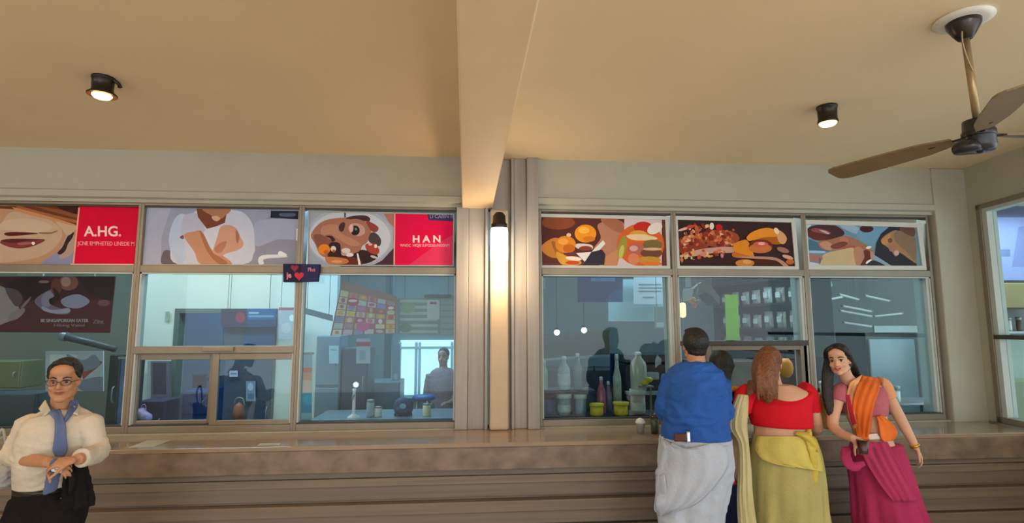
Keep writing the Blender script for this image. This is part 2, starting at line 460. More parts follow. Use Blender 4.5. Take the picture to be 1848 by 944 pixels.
# ---------------------------------------------------------------- column lamp
def lampglow(n, col, st):
    m = bpy.data.materials.new(n); m.use_nodes = True; b = m.node_tree.nodes['Principled BSDF']
    tc = m.node_tree.nodes.new('ShaderNodeTexNoise'); tc.inputs['Scale'].default_value = 1
    b.inputs['Base Color'].default_value = lin(col); b.inputs['Emission Color'].default_value = lin(col); b.inputs['Emission Strength'].default_value = st
    return m
dk = mat('dark_lamp_metal', '#2a241f', rough=.35, metal=.4)
lp = q(901, 440, 4.36)
z_t, z_b = q(901, 412, 4.36).z, q(901, 474, 4.36).z; rr = wpx(16, 901, 4.36)
wl = thing('wall_lamp', 'glowing cylinder wall lamp under a dark socket on the column below the beam', 'lamp', (lp.x, 4.45, z_b))
bm = B(); lathe(bm, [(.0, z_b), (rr*.7, z_b+.002), (rr*.98, z_b+.02), (rr, z_b+.04), (rr, z_t-.03), (rr*.9, z_t), (0, z_t)], 24, (lp.x, 4.36, 0)); obj('lamp_shade', bm, lampglow('warm_lamp_glow', '#fff0d8', 9), wl, smooth=True)
bm = B(); lathe(bm, [(rr*.9, z_t-.005), (rr*.95, z_t+.03), (rr*.75, z_t+.045), (rr*.7, z_t+.10), (rr*.45, z_t+.125), (.0, z_t+.127)], 24, (lp.x, 4.36, 0)); obj('socket', bm, dk, wl, smooth=True)
bm = B(); box(bm, (lp.x-.012, 4.36, z_t+.05), (lp.x+.012, 4.452, z_t+.075)); box(bm, (lp.x-.03, 4.44, z_t+.01), (lp.x+.03, 4.4505, z_t+.12)); obj('wall_bracket', bm, dk, wl, bevel=.003)

# ---------------------------------------------------------------- ceiling spotlights
def spot(name, px, py, w, label, ring):
    c = qz(px, py, ZC); r = wpx(w/2, px, c.y)*1.08
    t = thing(name, label, 'spotlight', c, 'ceiling spotlights'); h = r*1.75
    bm = B(); lathe(bm, [(0, -.0005), (r*1.02, -.0005), (r*1.02, -.012), (r*.95, -.014), (r*.93, -h*.55), (r*.92, -h*.8), (r*(1.3 if ring else 1.02), -h), (r*(1.28 if ring else .98), -h-.006), (r*.88, -h+.004), (0, -h+.02)], 28)
    obj('lamp_housing', bm, dk, t, smooth=True, world=False)
    bm = B(); lathe(bm, [(0, -h+.004), (r*.84, -h+.004), (r*.86, -h-.008), (r*.7, -h-.02), (0, -h-.026)], 24); obj('lamp_lens', bm, lampglow('spot_glow', '#ffd9a0', 4), t, world=False)
    bm = B(); lathe(bm, [(r*.8, -h+.002), (r*1.25 if ring else r*.97, -h+.001), (r*1.25 if ring else r*.97, -h-.0065), (r*.8, -h-.006)], 28)
    obj('trim_ring', bm, mat('brass_trim', '#b59257', rough=.3, metal=.7), t, world=False)
    if ring:
        bm = B(); tube(bm, [(r*.9, 0, -.012), (r*1.35, .01, -.03), (r*1.5, .01, -.05)], [.012, .01, .012], 8, 3); obj('tilt_knob', bm, dk, t, smooth=True, world=False)
    return c, h
sp1 = spot('ceiling_spotlight', 187, 140, 44, 'dark ceiling spotlight with a flared rim, left of the beam', True)
sp2 = spot('ceiling_spotlight', 1492, 192, 38, 'plain dark ceiling spotlight between the beam and the fan', False)

# ---------------------------------------------------------------- ceiling fan
fc = qz(1738, 34, ZC)
fan = thing('ceiling_fan', 'dark ceiling fan on a long tan rod at top right', 'fan', fc)
fx, fy = fc.x, fc.y
zmot = ZC-.62
def zat(py):
    return q(1760, py, fy).z
white = mat('white_enamel', '#dcdad2', rough=.4, var=.02)
bm = B(); lathe(bm, [(0, 0), (.115, 0), (.118, -.008), (.09, -.016), (0, -.018)], 32, (fx, fy, ZC-.0005)); obj('ceiling_plate', bm, white, fan, smooth=True)
bm = B(); lathe(bm, [(0, -.015), (.068, -.016), (.066, -.035), (.045, -.075), (.028, -.1), (0, -.1)], 24, (fx, fy, ZC)); obj('canopy', bm, mat('dark_fan_metal', '#3b3431', rough=.3, metal=.6), fan, smooth=True)
zm_t, zm_b = zat(215), zat(272)
lean = q(1766, 240, fy).x - fx
bm = B(); tube(bm, [(fx, fy, ZC-.08), (fx+lean, fy, zm_t-.01)], [.0155, .0155], 14, 0); obj('downrod', bm, mat('tan_rod', '#a08b66', rough=.35, metal=.5), fan, smooth=True)
bm = B(); tube(bm, [(fx-.03, fy-.02, ZC-.06), (fx-.045, fy-.03, ZC-.13), (fx-.02, fy-.02, ZC-.2), (fx+.005, fy-.017, ZC-.26)], [.003]*4, 6, 4); obj('wire', bm, mat('pale_wire', '#a8987c'), fan, smooth=True)
mx = fx+lean
rm = wpx(34, 1768, fy)
fd = mat('charcoal_fan_motor', '#2b2b2f', rough=.3, metal=.3); fd2 = mat('black_band', '#121214', rough=.4)
H_ = zm_t-zm_b
bm = B(); lathe(bm, [(0, H_), (rm*.5, H_), (rm*.9, H_*.95), (rm*.95, H_*.6), (rm, H_*.58), (rm, H_*.45), (rm*.96, H_*.43), (rm, H_*.15), (rm*.85, 0), (0, -.004)], 32, (mx, fy, zm_b)); obj('motor_housing', bm, fd, fan, smooth=True)
bm = B(); lathe(bm, [(rm*.97, H_*.62), (rm*1.02, H_*.6), (rm*1.02, H_*.44), (rm*.97, H_*.42)], 32, (mx, fy, zm_b)); obj('motor_band', bm, fd2, fan, smooth=True)
bm = B(); ball(bm, (mx, fy, zm_b+.012), (.022, .022, .022)); obj('finial', bm, fd2, fan, smooth=True)
# regulator box hanging beside the motor
bx = q(1742, 268, fy+.02)
bm = B(); lathe(bm, [(0, .0), (.05, .0), (.056, .012), (.056, .028), (.04, .05), (.012, .055), (0, .055)], 24, (bx.x, bx.y-.01, bx.z-.02)); obj('capacitor_cup', bm, fd, fan, smooth=True)
blm = mat('brown_fan_blade', '#7d684b', rough=.45, var=.08, stretch=(1, 6, 1)); blg = mat('grey_blade_underside', '#6e6c60', rough=.5)
def blade(ang, L, m, zoff=.0, wid=.07):
    bm = B(); d = V((cos(ang), sin(ang), 0)); n_ = V((-sin(ang), cos(ang), 0)); c = V((mx, fy, zm_b+H_*.5+zoff)); top = []; bot = []
    st = [(.10, .03), (.16, .045), (.22, wid*.85), (L*.6, wid), (L*.93, wid*1.05), (L*.98, wid*.9), (L, wid*.6)]
    for s, w in st:
        for sg in (1, -1):
            p = c + d*s + n_*w*sg + V((0, 0, sg*w*.22 - .02*s))
            top.append(bm.verts.new(p+V((0, 0, .004)))); bot.append(bm.verts.new(p-V((0, 0, .004))))
    for i in range(len(st)-1):
        a = 2*i
        bm.faces.new((top[a], top[a+1], top[a+3], top[a+2])); bm.faces.new((bot[a], bot[a+2], bot[a+3], bot[a+1]))
        bm.faces.new((top[a], top[a+2], bot[a+2], bot[a])); bm.faces.new((top[a+1], bot[a+1], bot[a+3], top[a+3]))
    bm.faces.new((top[0], bot[0], bot[1], top[1])); k = len(top)-2; bm.faces.new((top[k], top[k+1], bot[k+1], bot[k]))
    b = obj('blade', bm, m, fan)
    bm = B(); tube(bm, [c+d*(rm*.8), c+d*.13, c+d*.2+V((0, 0, -.004))], [.012, .009, .012], 8, 3, flat=.5); obj('blade_iron', bm, fd2, b, smooth=True)
FANB = [(math.radians(112), .68), (math.radians(236), .62), (math.radians(354), .62)]
for a_, L_ in FANB: blade(a_, L_, blm)
# ================================================================ SIGN PANELS in the upper panes
YP = 4.585
pf = mat('white_print_border', '#c9c8c0', rough=.45, var=.02)
pfg = mat('grey_print_border', '#a9a396', rough=.45, var=.03)
cA = (0, 360, 6.744); cBc = (250, 360, 5.961); cC = (540, 360, 6.16); cD = (940, 370, 2.36); cE = (1200, 370, 3.496); cF = (1440, 380, 7.108)
L = []
L += [('b98f70', [(-500, 90), (150, 90), (300, 150), (620, 190), (780, 290), (800, 440), (700, 620), (480, 760), (100, 800), (-500, 800)], False),
 ('c2a48c', [(150, 150), (450, 200), (640, 270), (760, 400), (690, 560), (500, 690), (150, 760), (-300, 760), (-300, 520), (0, 300)], True),
 ('cbb29b', [(60, 260), (400, 240), (640, 330), (500, 400), (100, 370), (0, 360)], True),
 ('8d8fae', [(480, 790), (620, 690), (760, 600), (830, 560), (940, 560), (920, 800)], False),
 ('b29a8e', [(800, 440), (880, 420), (930, 520), (860, 680), (720, 700)], True),
 ('3b2626', [(700, 650), (760, 580), (830, 440), (900, 400), (880, 470), (830, 540), (800, 620), (740, 670)], True),
 ('c4a98d', [(680, 270), (800, 300), (930, 330), (900, 390), (820, 440), (760, 370)], True),
 ('6b3a22', [(-100, 80), (1000, 80), (960, 320), (840, 300), (600, 230), (300, 170), (180, 120), (-60, 110)], False),
 ('a2643f', [(250, 85), (420, 130), (700, 200), (950, 260), (950, 290), (660, 230), (380, 160), (200, 100)], True),
 ('8a5233', [(430, 85), (700, 120), (955, 190), (950, 225), (680, 160), (500, 110)], True),
 ('c98e63', [(150, 95), (380, 150), (620, 215), (900, 300), (880, 315), (600, 245), (300, 175)], True),
 ('3e1f14', [(700, 85), (990, 85), (960, 180), (800, 140)], True),
 ('5e1f1c', [(50, 420), (120, 398), (300, 400), (470, 415), (330, 432), (120, 446)], True),
 ('7b3b38', [(0, 520), (120, 495), (350, 485), (550, 490), (430, 560), (260, 597), (100, 575)], True),
 ('5a2526', [(10, 505), (160, 530), (330, 505), (540, 488), (350, 480), (120, 480)], True),
 ('a65f5c', [(210, 535), (320, 520), (420, 530), (330, 550), (240, 555)], True),
 ('efe6dc', [(385, 530), (410, 515), (430, 535), (405, 555)], True),
 ('8a6a4e', [(480, 400), (620, 400), (700, 375), (690, 395), (620, 418), (500, 418)], True),
 ('dc0034', [(965, 60), (1760, 60), (1700, 830), (880, 830)], False),
 ('f0a58c', [(955, 100), (975, 100), (905, 780), (885, 780)], False),
 ('ffd0c8', [(860, 782), (1630, 784), (1630, 812), (860, 806)], False)]
s = picture('signboard', 'sign panel with a close-up smiling mouth beside a red block, leftmost of the top row', 'sign', [(-160, 369), (252, 371), (243, 480), (-160, 477)], YP, L, cA, 'b98f70')
w = pr('ffd9d2')
text_mesh('A.HG.', (152, 408, 219, 427), YP, w, s, bold=.02, thick=.0045)
text_mesh('JCNE EMPHETED LINEDE M', (140, 435.5, 243, 445), YP, pr('ff9aa0'), s, bold=.015, thick=.0045, tilt=1)
L = [('99a0b8', [(300, 90), (640, 90), (600, 300), (300, 700), (240, 700), (260, 420)], True),
 ('aab0c8', [(60, 90), (350, 90), (250, 400), (240, 720), (20, 720)], False),
 ('6b6270', [(250, 690), (270, 560), (350, 560), (430, 700)], True),
 ('8f93a6', [(1240, 300), (1500, 120), (1740, 130), (1740, 700), (1120, 700), (1260, 560)], False),
 ('a3abc6', [(1250, 260), (1450, 210), (1740, 220), (1740, 420), (1500, 430), (1260, 500)], True),
 ('c4cbe0', [(440, 160), (560, 165), (660, 110), (980, 110), (1140, 150), (1230, 280), (1250, 480), (1240, 580), (1120, 700), (430, 700), (340, 520), (330, 400), (370, 250)], True),
 ('b6c6e2', [(370, 250), (440, 170), (480, 300), (470, 400), (500, 520), (510, 640), (430, 690), (340, 520), (330, 400)], True),
 ('b7bcd2', [(520, 160), (640, 160), (720, 330), (600, 345), (470, 390), (470, 220)], True),
 ('7a4433', [(625, 100), (960, 100), (930, 250), (850, 285), (740, 320), (640, 190)], False),
 ('b07a5c', [(690, 100), (985, 100), (930, 180), (860, 215), (780, 170)], True),
 ('d5ab92', [(790, 185), (850, 180), (880, 210), (840, 235), (800, 215)], True),
 ('cdd2e4', [(720, 320), (860, 285), (900, 300), (810, 540), (790, 540), (700, 370)], False),
 ('c08f74', [(490, 390), (600, 345), (680, 350), (790, 550), (900, 600), (1000, 700), (680, 700), (600, 560)], True),
 ('a8704f', [(660, 350), (700, 370), (800, 560), (960, 680), (860, 690), (740, 560)], True),
 ('c99a86', [(880, 300), (960, 275), (1050, 310), (1090, 390), (1130, 480), (1080, 540), (950, 580), (880, 610), (800, 570), (820, 490), (850, 400)], True),
 ('b57c66', [(820, 520), (900, 460), (950, 460), (900, 560), (840, 570)], True),
 ('a36d58', [(1050, 330), (1085, 390), (1070, 470), (1050, 440)], True),
 ('7d5560', [(445, 405), (480, 385), (490, 420), (465, 425)], True),
 ('23293c', [(1425, 122), (1740, 125), (1738, 215), (1420, 198)], False),
 ('56607e', [(1530, 148), (1680, 150), (1670, 185), (1530, 180)], True),
 ('dfe6ec', [(1700, 315), (1740, 318), (1735, 460), (1695, 440)], False),
 ('dadfe8', [(1300, 700), (1290, 640), (1340, 600), (1520, 595), (1600, 620), (1360, 640), (1350, 690)], True),
 ('e6eaf0', [(1500, 590), (1520, 555), (1560, 570), (1600, 600), (1550, 612)], True)]
picture('signboard', 'sign panel showing a person in a white shirt with folded arms', 'sign', [(262, 371), (542, 376), (537, 480), (252, 479)], YP, L, cBc, '99a0b8', border=pfg, bpx=2)
L = [('a9b2c2', ell(560, 420, 480, 340), True),
 ('c3cad6', ell(560, 430, 455, 310), True),
 ('b0746a', [(940, 160), (1060, 160), (1060, 320), (1000, 260)], False),
 ('4a2f3c', [(1050, 540), (1050, 740), (800, 740), (920, 680)], False),
 ('a5705c', [(130, 400), (200, 290), (300, 230), (450, 205), (640, 210), (760, 270), (800, 360), (760, 470), (700, 520), (660, 590), (500, 600), (380, 580), (330, 650), (230, 610), (180, 500)], True),
 ('b8846c', [(260, 300), (420, 280), (470, 380), (600, 440), (680, 500), (600, 520), (480, 470), (350, 390), (250, 400)], True),
 ('87544a', [(160, 400), (240, 390), (330, 440), (380, 480), (330, 560), (230, 560), (180, 480)], True),
 ('4d2d30', [(440, 300), (480, 255), (510, 270), (490, 350), (450, 350)], True),
 ('4b3036', [(520, 205), (620, 180), (740, 180), (790, 215), (760, 250), (640, 215), (560, 220)], True),
 ('8e433c', [(740, 240), (810, 260), (880, 310), (860, 360), (800, 350)], True),
 ('4c4144', [(800, 370), (860, 380), (910, 450), (890, 520), (800, 490), (770, 440)], True),
 ('c49a8c', ell(640, 335, 95, 70, .3), True),
 ('2a2726', ell(622, 345, 50, 55), True),
 ('6b8c6c', ell(630, 330, 14, 14), True),
 ('d8b9ac', ell(580, 320, 22, 45), True),
 ('3b2a28', [(290, 410), (360, 405), (400, 450), (370, 470), (340, 430)], True),
 ('3a2324', [(340, 490), (450, 490), (480, 620), (640, 590), (700, 560), (850, 600), (860, 660), (700, 720), (400, 700), (320, 640)], True),
 ('6a2f27', [(330, 660), (520, 640), (650, 660), (690, 730), (400, 730)], True),
 ('e8862c', ell(278, 555, 66, 58), True),
 ('c26a24', ell(300, 585, 30, 24), True),
 ('e2cfc6', ell(380, 550, 30, 32), True), ('b8523a', ell(385, 575, 18, 16), True),
 ('d8cdc8', ell(520, 570, 50, 30), True), ('e8d9d0', ell(560, 615, 45, 22), True), ('c69a90', ell(500, 610, 30, 16), True),
 ('a9443c', [(740, 500), (830, 490), (890, 560), (870, 610), (800, 600), (750, 560)], True),
 ('efd9d2', ell(850, 520, 16, 22), True), ('d6a89c', ell(790, 500, 22, 14), True),
 ('c47a48', [(300, 640), (520, 660), (530, 710), (340, 720)], True), ('dba070', ell(420, 690, 60, 14), True),
 ('c4bab8', ell(830, 640, 40, 14, .3), True),
 ('e6e6ea', [(640, 600), (656, 600), (690, 735), (660, 735)], False),
 ('5a5a68', [(500, 130), (520, 130), (520, 200), (500, 200)], False),
 ('dc0848', [(1068, 145), (1760, 145), (1760, 760), (1060, 760)], False),
 ('dc3560', [(1200, 745), (1500, 520), (1725, 380), (1725, 745)], False),
 ('e0a08c', [(1055, 150), (1070, 150), (1064, 740), (1048, 740)], False),
 ('3b3560', [(1420, 150), (1725, 165), (1725, 245), (1440, 232)], False)]
s = picture('signboard', 'sign panel with a round food bowl beside a crimson block', 'sign', [(557, 381), (820, 386), (819, 481), (555, 480)], YP, L, cC, '9ea8b8', border=pfg, bpx=2)
text_mesh('H A N', (745, 425, 795, 438), YP, w, s, bold=.03, thick=.0045)
text_mesh('WNOC  HIQJB SUPODIBUNGGNM', (722, 440.5, 811, 447), YP, pr('ffb0b8'), s, bold=.01, thick=.0045)
text_mesh('LI CABIN 0', (776, 387.5, 817, 394), YP, pr('8d8fc0'), s, bold=.01, thick=.0045)
# right bank, white borders
L = [('5b2f2c', [(80, 60), (440, 60), (430, 150), (300, 200), (90, 200)], False),
 ('8c4b30', ell(160, 75, 70, 30), True),
 ('b97f66', [(330, 80), (430, 70), (440, 140), (400, 200), (350, 230), (310, 190), (340, 140)], True),
 ('a86a50', [(340, 60), (420, 65), (440, 120), (380, 100)], True),
 ('c88a64', [(350, 230), (420, 190), (430, 270), (340, 262)], True),
 ('d98a3c', [(85, 180), (140, 140), (180, 160), (170, 220), (120, 220)], True),
 ('b06c30', [(130, 160), (160, 170), (200, 250), (170, 250)], True),
 ('e08a2e', ell(190, 168, 44, 36), True), ('c76a22', ell(205, 185, 26, 18), True), ('f0a24a', ell(180, 155, 22, 14), True),
 ('f09a22', ell(275, 122, 46, 38), True), ('ffb84a', ell(268, 108, 24, 14), True), ('d87e1c', ell(290, 145, 26, 12), True),
 ('e2c6a2', ell(204, 128, 10, 8), True),
 ('ded2c8', [(240, 165), (300, 170), (300, 190), (240, 185)], True), ('8c4636', ell(275, 185, 28, 10), True),
 ('e8e4e0', [(350, 150), (360, 165), (280, 250), (235, 205), (300, 200)], False),
 ('37333c', [(300, 200), (345, 190), (360, 210), (355, 255), (262, 258)], False),
 ('d9a040', [(150, 200), (190, 215), (255, 240), (240, 256), (170, 250)], True), ('efe2d0', ell(225, 228, 34, 9, .1), True), ('c8502c', ell(220, 246, 30, 8), True),
 ('d6c2c4', [(440, 60), (600, 60), (600, 260), (410, 260), (440, 140)], False),
 ('d8642c', ell(510, 170, 100, 90), True), ('c42f22', ell(520, 95, 40, 24), True), ('dba24a', ell(500, 130, 40, 22), True),
 ('9b9440', ell(432, 180, 18, 50, .2), True), ('c6c060', ell(428, 200, 10, 30, .2), True),
 ('e9cda0', [(450, 130), (520, 125), (580, 140), (560, 150), (480, 150)], True), ('e8e0d8', ell(570, 100, 34, 22, -.5), True),
 ('b9665c', ell(490, 190, 36, 24), True), ('dba8a0', ell(480, 185, 18, 12), True), ('7c6a3c', ell(560, 170, 42, 22), True), ('6d4a34', ell(555, 205, 46, 20), True), ('d6b48e', ell(560, 188, 40, 6), True),
 ('c6923a', ell(545, 235, 50, 16), True), ('d9855f', ell(480, 230, 24, 24), True), ('e07a2a', ell(560, 250, 40, 10), True)]
picture('signboard', 'white-bordered food sign panel with two orange egg yolks on dark plates', 'sign', [(970, 386), (1206, 391), (1209, 486), (972, 485)], YP, L, cD, '6b3a34', border=pf, bpx=6)
rnd = random.Random(3)
L = [('3a2624', [(70, 100), (800, 100), (800, 400), (70, 400)], False)]
pal = ['c4623a', 'a63c26', 'd98a5a', 'b5532e', 'e0a878', '7a2a1c', 'cf7a48', '922f20', 'e8c09c', 'd4603c']
L += [('8c3c28', ell(170, 250, 110, 60, -.1), True), ('a04a30', ell(340, 210, 130, 55), True)]
for i in range(120):
    u = rnd.random(); cx = 85+u*350; cy = 225 - 60*sin(u*3.0) + rnd.gauss(0, 34)+20
    L.append((rnd.choice(pal), ell(cx, cy, rnd.uniform(7, 20), rnd.uniform(6, 13), rnd.random()*3, 8), True))
L += [('c99a88', [(110, 310), (250, 275), (420, 265), (430, 300), (300, 305), (140, 330)], True)]
for i in range(34):
    cx = rnd.uniform(100, 370); L.append((rnd.choice(pal+['e3a24a', 'c9788a']), ell(cx, 325+rnd.gauss(0, 14)-(cx-100)*.06, rnd.uniform(8, 17), rnd.uniform(6, 11), rnd.random()*3, 8), True))
L += [('3c2220', [(90, 385), (120, 350), (430, 330), (440, 385)], False), ('e0dcd4', ell(292, 135, 14, 22), True), ('c2202a', ell(338, 143, 22, 20), True), ('c24a34', ell(140, 145, 60, 10, -.3), True), ('e2b8a8', ell(110, 155, 30, 8, -.3), True),
 ('e08a22', [(430, 250), (480, 225), (520, 230), (560, 330), (520, 330), (440, 300)], True), ('c86e1c', [(430, 300), (520, 320), (530, 335), (430, 330)], True),
 ('b06218', [(510, 215), (540, 180), (620, 150), (700, 160), (760, 200), (750, 240), (690, 250), (600, 230)], True),
 ('e8912c', [(515, 200), (560, 165), (640, 145), (700, 165), (700, 200), (620, 205), (530, 228)], True), ('d8a070', [(690, 150), (740, 175), (765, 215), (745, 248), (715, 235), (700, 190)], True), ('f2d6b2', ell(700, 165, 14, 22, -.5), True),
 ('7a2c1a', ell(600, 262, 76, 44), True), ('c8743c', ell(597, 275, 72, 30), True), ('d2604a', ell(600, 250, 48, 18), True), ('e8b0a0', ell(605, 245, 22, 9), True),
 ('4a2418', [(540, 385), (550, 350), (640, 335), (740, 350), (770, 385)], True), ('c8823c', ell(500, 368, 60, 24), True), ('e8a050', ell(515, 360, 26, 14), True),
 ('b98a78', [(440, 330), (560, 325), (700, 335), (775, 385), (745, 387), (690, 350), (560, 340)], True), ('a8705e', ell(740, 285, 40, 16, .3), True), ('d9a08a', ell(770, 330, 36, 12, .3), True), ('c0672c', ell(785, 360, 26, 16), True)]
picture('signboard', 'white-bordered food sign panel crowded with glazed skewers and orange rolls', 'sign', [(1215, 390), (1434, 395), (1441, 488), (1219, 487)], YP, L, cE, '3a2624', border=pf, bpx=7)
L = [('6d93a6', [(90, 180), (1540, 180), (1540, 740), (90, 740)], False), ('9bb4ca', [(540, 190), (700, 190), (860, 270), (760, 300), (640, 260)], True), ('c6d2dc', [(100, 190), (170, 185), (110, 250)], True),
 ('4b6f88', [(100, 370), (300, 430), (420, 520), (110, 510)], True), ('a6c4de', [(110, 515), (330, 520), (330, 545), (120, 540)], True), ('6f9cb8', [(860, 180), (1180, 180), (1000, 380), (960, 460), (760, 330)], True),
 ('4a2f36', [(105, 290), (160, 205), (420, 180), (560, 240), (590, 310), (460, 370), (260, 385), (150, 345)], True), ('6a302c', [(110, 300), (180, 270), (360, 330), (430, 350), (280, 385), (160, 345)], True), ('8f4e52', [(170, 240), (250, 225), (400, 270), (410, 300), (330, 300), (190, 270)], True), ('c8a4a8', [(270, 250), (350, 260), (405, 295), (370, 302)], True),
 ('4a2428', ell(880, 235, 88, 46), True),
 ('a5705a', [(260, 400), (420, 370), (560, 330), (680, 340), (800, 400), (900, 460), (960, 540), (900, 720), (600, 720), (520, 520), (400, 520), (290, 480)], True),
 ('c29072', [(280, 420), (360, 395), (440, 440), (420, 510), (320, 480)], True), ('bb7c62', ell(590, 380, 60, 40, .3), True), ('7c4636', [(420, 450), (560, 400), (640, 420), (560, 480), (450, 490)], True), ('a86050', [(560, 470), (700, 450), (820, 480), (760, 520), (600, 510)], True),
 ('c9b088', [(300, 600), (360, 550), (520, 510), (700, 480), (740, 560), (740, 730), (320, 730), (290, 660)], True),
 ('b88568', [(720, 480), (800, 470), (860, 560), (840, 720), (760, 720), (720, 600)], True), ('6a3230', [(840, 520), (900, 510), (940, 570), (900, 680), (820, 720), (800, 700), (850, 600)], True), ('c08a78', [(930, 520), (980, 560), (960, 640), (930, 600)], True),
 ('e8e4d8', ell(905, 475, 36, 16, -.2), True), ('efece8', ell(905, 655, 44, 16, -.6), True),
 ('a87870', [(120, 570), (300, 580), (290, 650), (140, 650)], True), ('6b6478', ell(280, 640, 14, 40), True), ('ccd2dc', [(100, 650), (260, 680), (320, 735), (100, 735)], False),
 ('32313a', [(1000, 420), (1060, 300), (1180, 200), (1480, 200), (1520, 700), (1540, 735), (1240, 735), (980, 580)], False), ('8ea6bc', [(960, 560), (1010, 590), (1240, 735), (1180, 735), (960, 620)], False), ('35343c', [(880, 735), (960, 640), (1150, 735)], True),
 ('a5805c', [(1060, 390), (1180, 280), (1300, 270), (1480, 480), (1520, 670), (1450, 640), (1300, 540), (1250, 590), (1180, 500)], True), ('8a705a', [(1250, 270), (1480, 300), (1510, 640), (1380, 520), (1250, 400)], True), ('6e4a44', [(1300, 220), (1480, 215), (1490, 330), (1380, 300)], True), ('c58a5a', [(1070, 390), (1180, 300), (1160, 400), (1100, 440)], True), ('77503f', ell(1180, 385, 30, 30), True), ('a87864', ell(1210, 480, 50, 50), True), ('d8a89c', ell(1262, 545, 32, 34), True)]
picture('signboard', 'white-bordered sign panel of hands over blue cloth, rightmost of the top row', 'sign', [(1447, 397), (1661, 403), (1671, 488), (1452, 487)], YP, L, cF, '6d93a6', border=pf, bpx=8)

# maroon poster behind the left pane
cM = (0, 480, 3.146)
L = [('4a1c2e', [(0, 50), (660, 55), (640, 190), (300, 200), (0, 180)], False), ('331a2a', [(450, 60), (660, 60), (640, 190), (520, 160)], True), ('2c1222', [(20, 110), (200, 60), (330, 130), (260, 190), (120, 190)], True),
 ('b29a9c', [(-60, 120), (40, 130), (90, 200), (110, 270), (40, 320), (-60, 330)], True), ('6d5260', [(30, 130), (100, 140), (130, 190), (90, 230)], True), ('a78c92', [(60, 270), (130, 240), (140, 260), (100, 300), (50, 310)], True), ('9a7f8c', [(120, 230), (175, 175), (165, 200), (130, 240)], True),
 ('8a6f92', [(200, 190), (300, 130), (320, 170), (280, 210), (340, 240), (400, 250), (380, 275), (300, 270), (230, 240)], True), ('9d90b2', ell(270, 190, 34, 46, .3), True), ('a59cc0', [(350, 190), (440, 160), (510, 200), (450, 240), (370, 230)], True), ('b8aed0', [(240, 230), (300, 250), (390, 240), (390, 265), (320, 270), (250, 255)], True),
 ('9a5a54', ell(390, 95, 56, 44), True), ('c58f86', ell(375, 90, 28, 28), True), ('7d3a38', ell(320, 120, 30, 50), True), ('2a1420', [(300, 120), (340, 160), (330, 200), (290, 220), (280, 190), (310, 170)], True), ('b07f88', ell(250, 90, 30, 8), True),
 ('8a5a68', ell(590, 210, 34, 18), True)]
s = picture('poster', 'maroon poster with swirling white cups hung inside the leftmost pane', 'poster', [(-70, 499), (208, 499), (197, 601), (-70, 599)], 4.66, L, cM, '5f2a38')
text_mesh('BE SINGAPOREAN EATER', (74, 575.5, 160, 581.5), 4.66, pr('c9b4bc'), s, bold=.01, thick=.0045)
text_mesh('Hiking Valed', (98, 584.5, 153, 591), 4.66, pr('a88a96'), s, bold=.0, thick=.0045)
text_mesh('Zlht', (168, 577, 187, 584), 4.66, pr('a88a96'), s, bold=.0, thick=.0045)
for a, b in ((32, 77), (120, 170)): obj('hanging_clip', pbox(B(), a, 493.5, b, 498, 4.655, .02), mat('silver_clip', '#c6c4bc', rough=.3), s)

# small navy sign on the mullion
s = picture('sign', 'small navy sign with red heart symbols mounted over the mullion', 'sign', [(511, 476), (577, 477), (573, 508), (511, 509)], 4.50, [('2d2f57', [(544, 476), (580, 476), (575, 510), (544, 510)], False)], (0, 0, 1), '23233f', depth=.045)
rd = pr('c2354a'); rp_ = pr('d88a9a')
def heart(cx, cy, r, m, par, Y):
    pts = [(cx+r*16*sin(t)**3/16, cy-r*(13*cos(t)-5*cos(2*t)-2*cos(3*t)-cos(4*t))/16) for t in [2*pi*k/24 for k in range(24)]]
    bm = B(); W = [q(x_, y_, Y) for x_, y_ in pts]; hexa_n(bm, W, .004); obj('heart_symbol', bm, m, par)
def hexa_n(bm, W, d):
    a = [bm.verts.new(p) for p in W]; b = [bm.verts.new(p-V((0, d, 0))) for p in W]
    bm.faces.new(a); bm.faces.new(b[::-1])
    for i in range(len(W)): bm.faces.new((a[i], b[i], b[(i+1) % len(W)], a[(i+1) % len(W)]))
heart(532, 484, 7, pr('8c2f45'), s, 4.4995); heart(540, 498, 8.5, rd, s, 4.4995)
text_mesh('je', (517, 492, 526, 505), 4.4995, rp_, s, bold=.03)
text_mesh('Plus', (556, 483, 569, 490), 4.4995, rp_, s, bold=.01)
# ================================================================ INSIDE THE SHOP
wl_cool = mat('cream_inner_wall', '#dfe4d8', rough=.7, var=.03, scale=1)
wl_blue = mat('pale_blue_inner_wall', '#9cc0cc', rough=.7, var=.04, scale=1)
wl_dark = mat('dark_teal_inner_wall', '#5a686c', rough=.6, var=.12, scale=1.2)
wl_gg = mat('grey_green_inner_wall', '#7e9490', rough=.6, var=.1, scale=1)
struct('wall_back_left', box(B(), (-8, 9.2, 0), (.2, 9.3, ZC)), wl_gg)
struct('wall_back_right', box(B(), (.3, 7.6, 0), (9, 7.7, ZC)), wl_dark)
struct('wall_divider', box(B(), (.2, 4.72, 0), (.3, 9.3, ZC)), wl_gg)
struct('wall_side_left', box(B(), (-8.1, 4.7, 0), (-8, 9.3, ZC)), wl_gg)
struct('wall_side_right', box(B(), (9, 4.7, 0), (9.1, 7.7, ZC)), wl_dark)
struct('floor_inner', box(B(), (-8, 4.7, -.1), (9, 9.3, 0)), mat('inner_floor_tile', '#7d8a8c', rough=.3, var=.1))
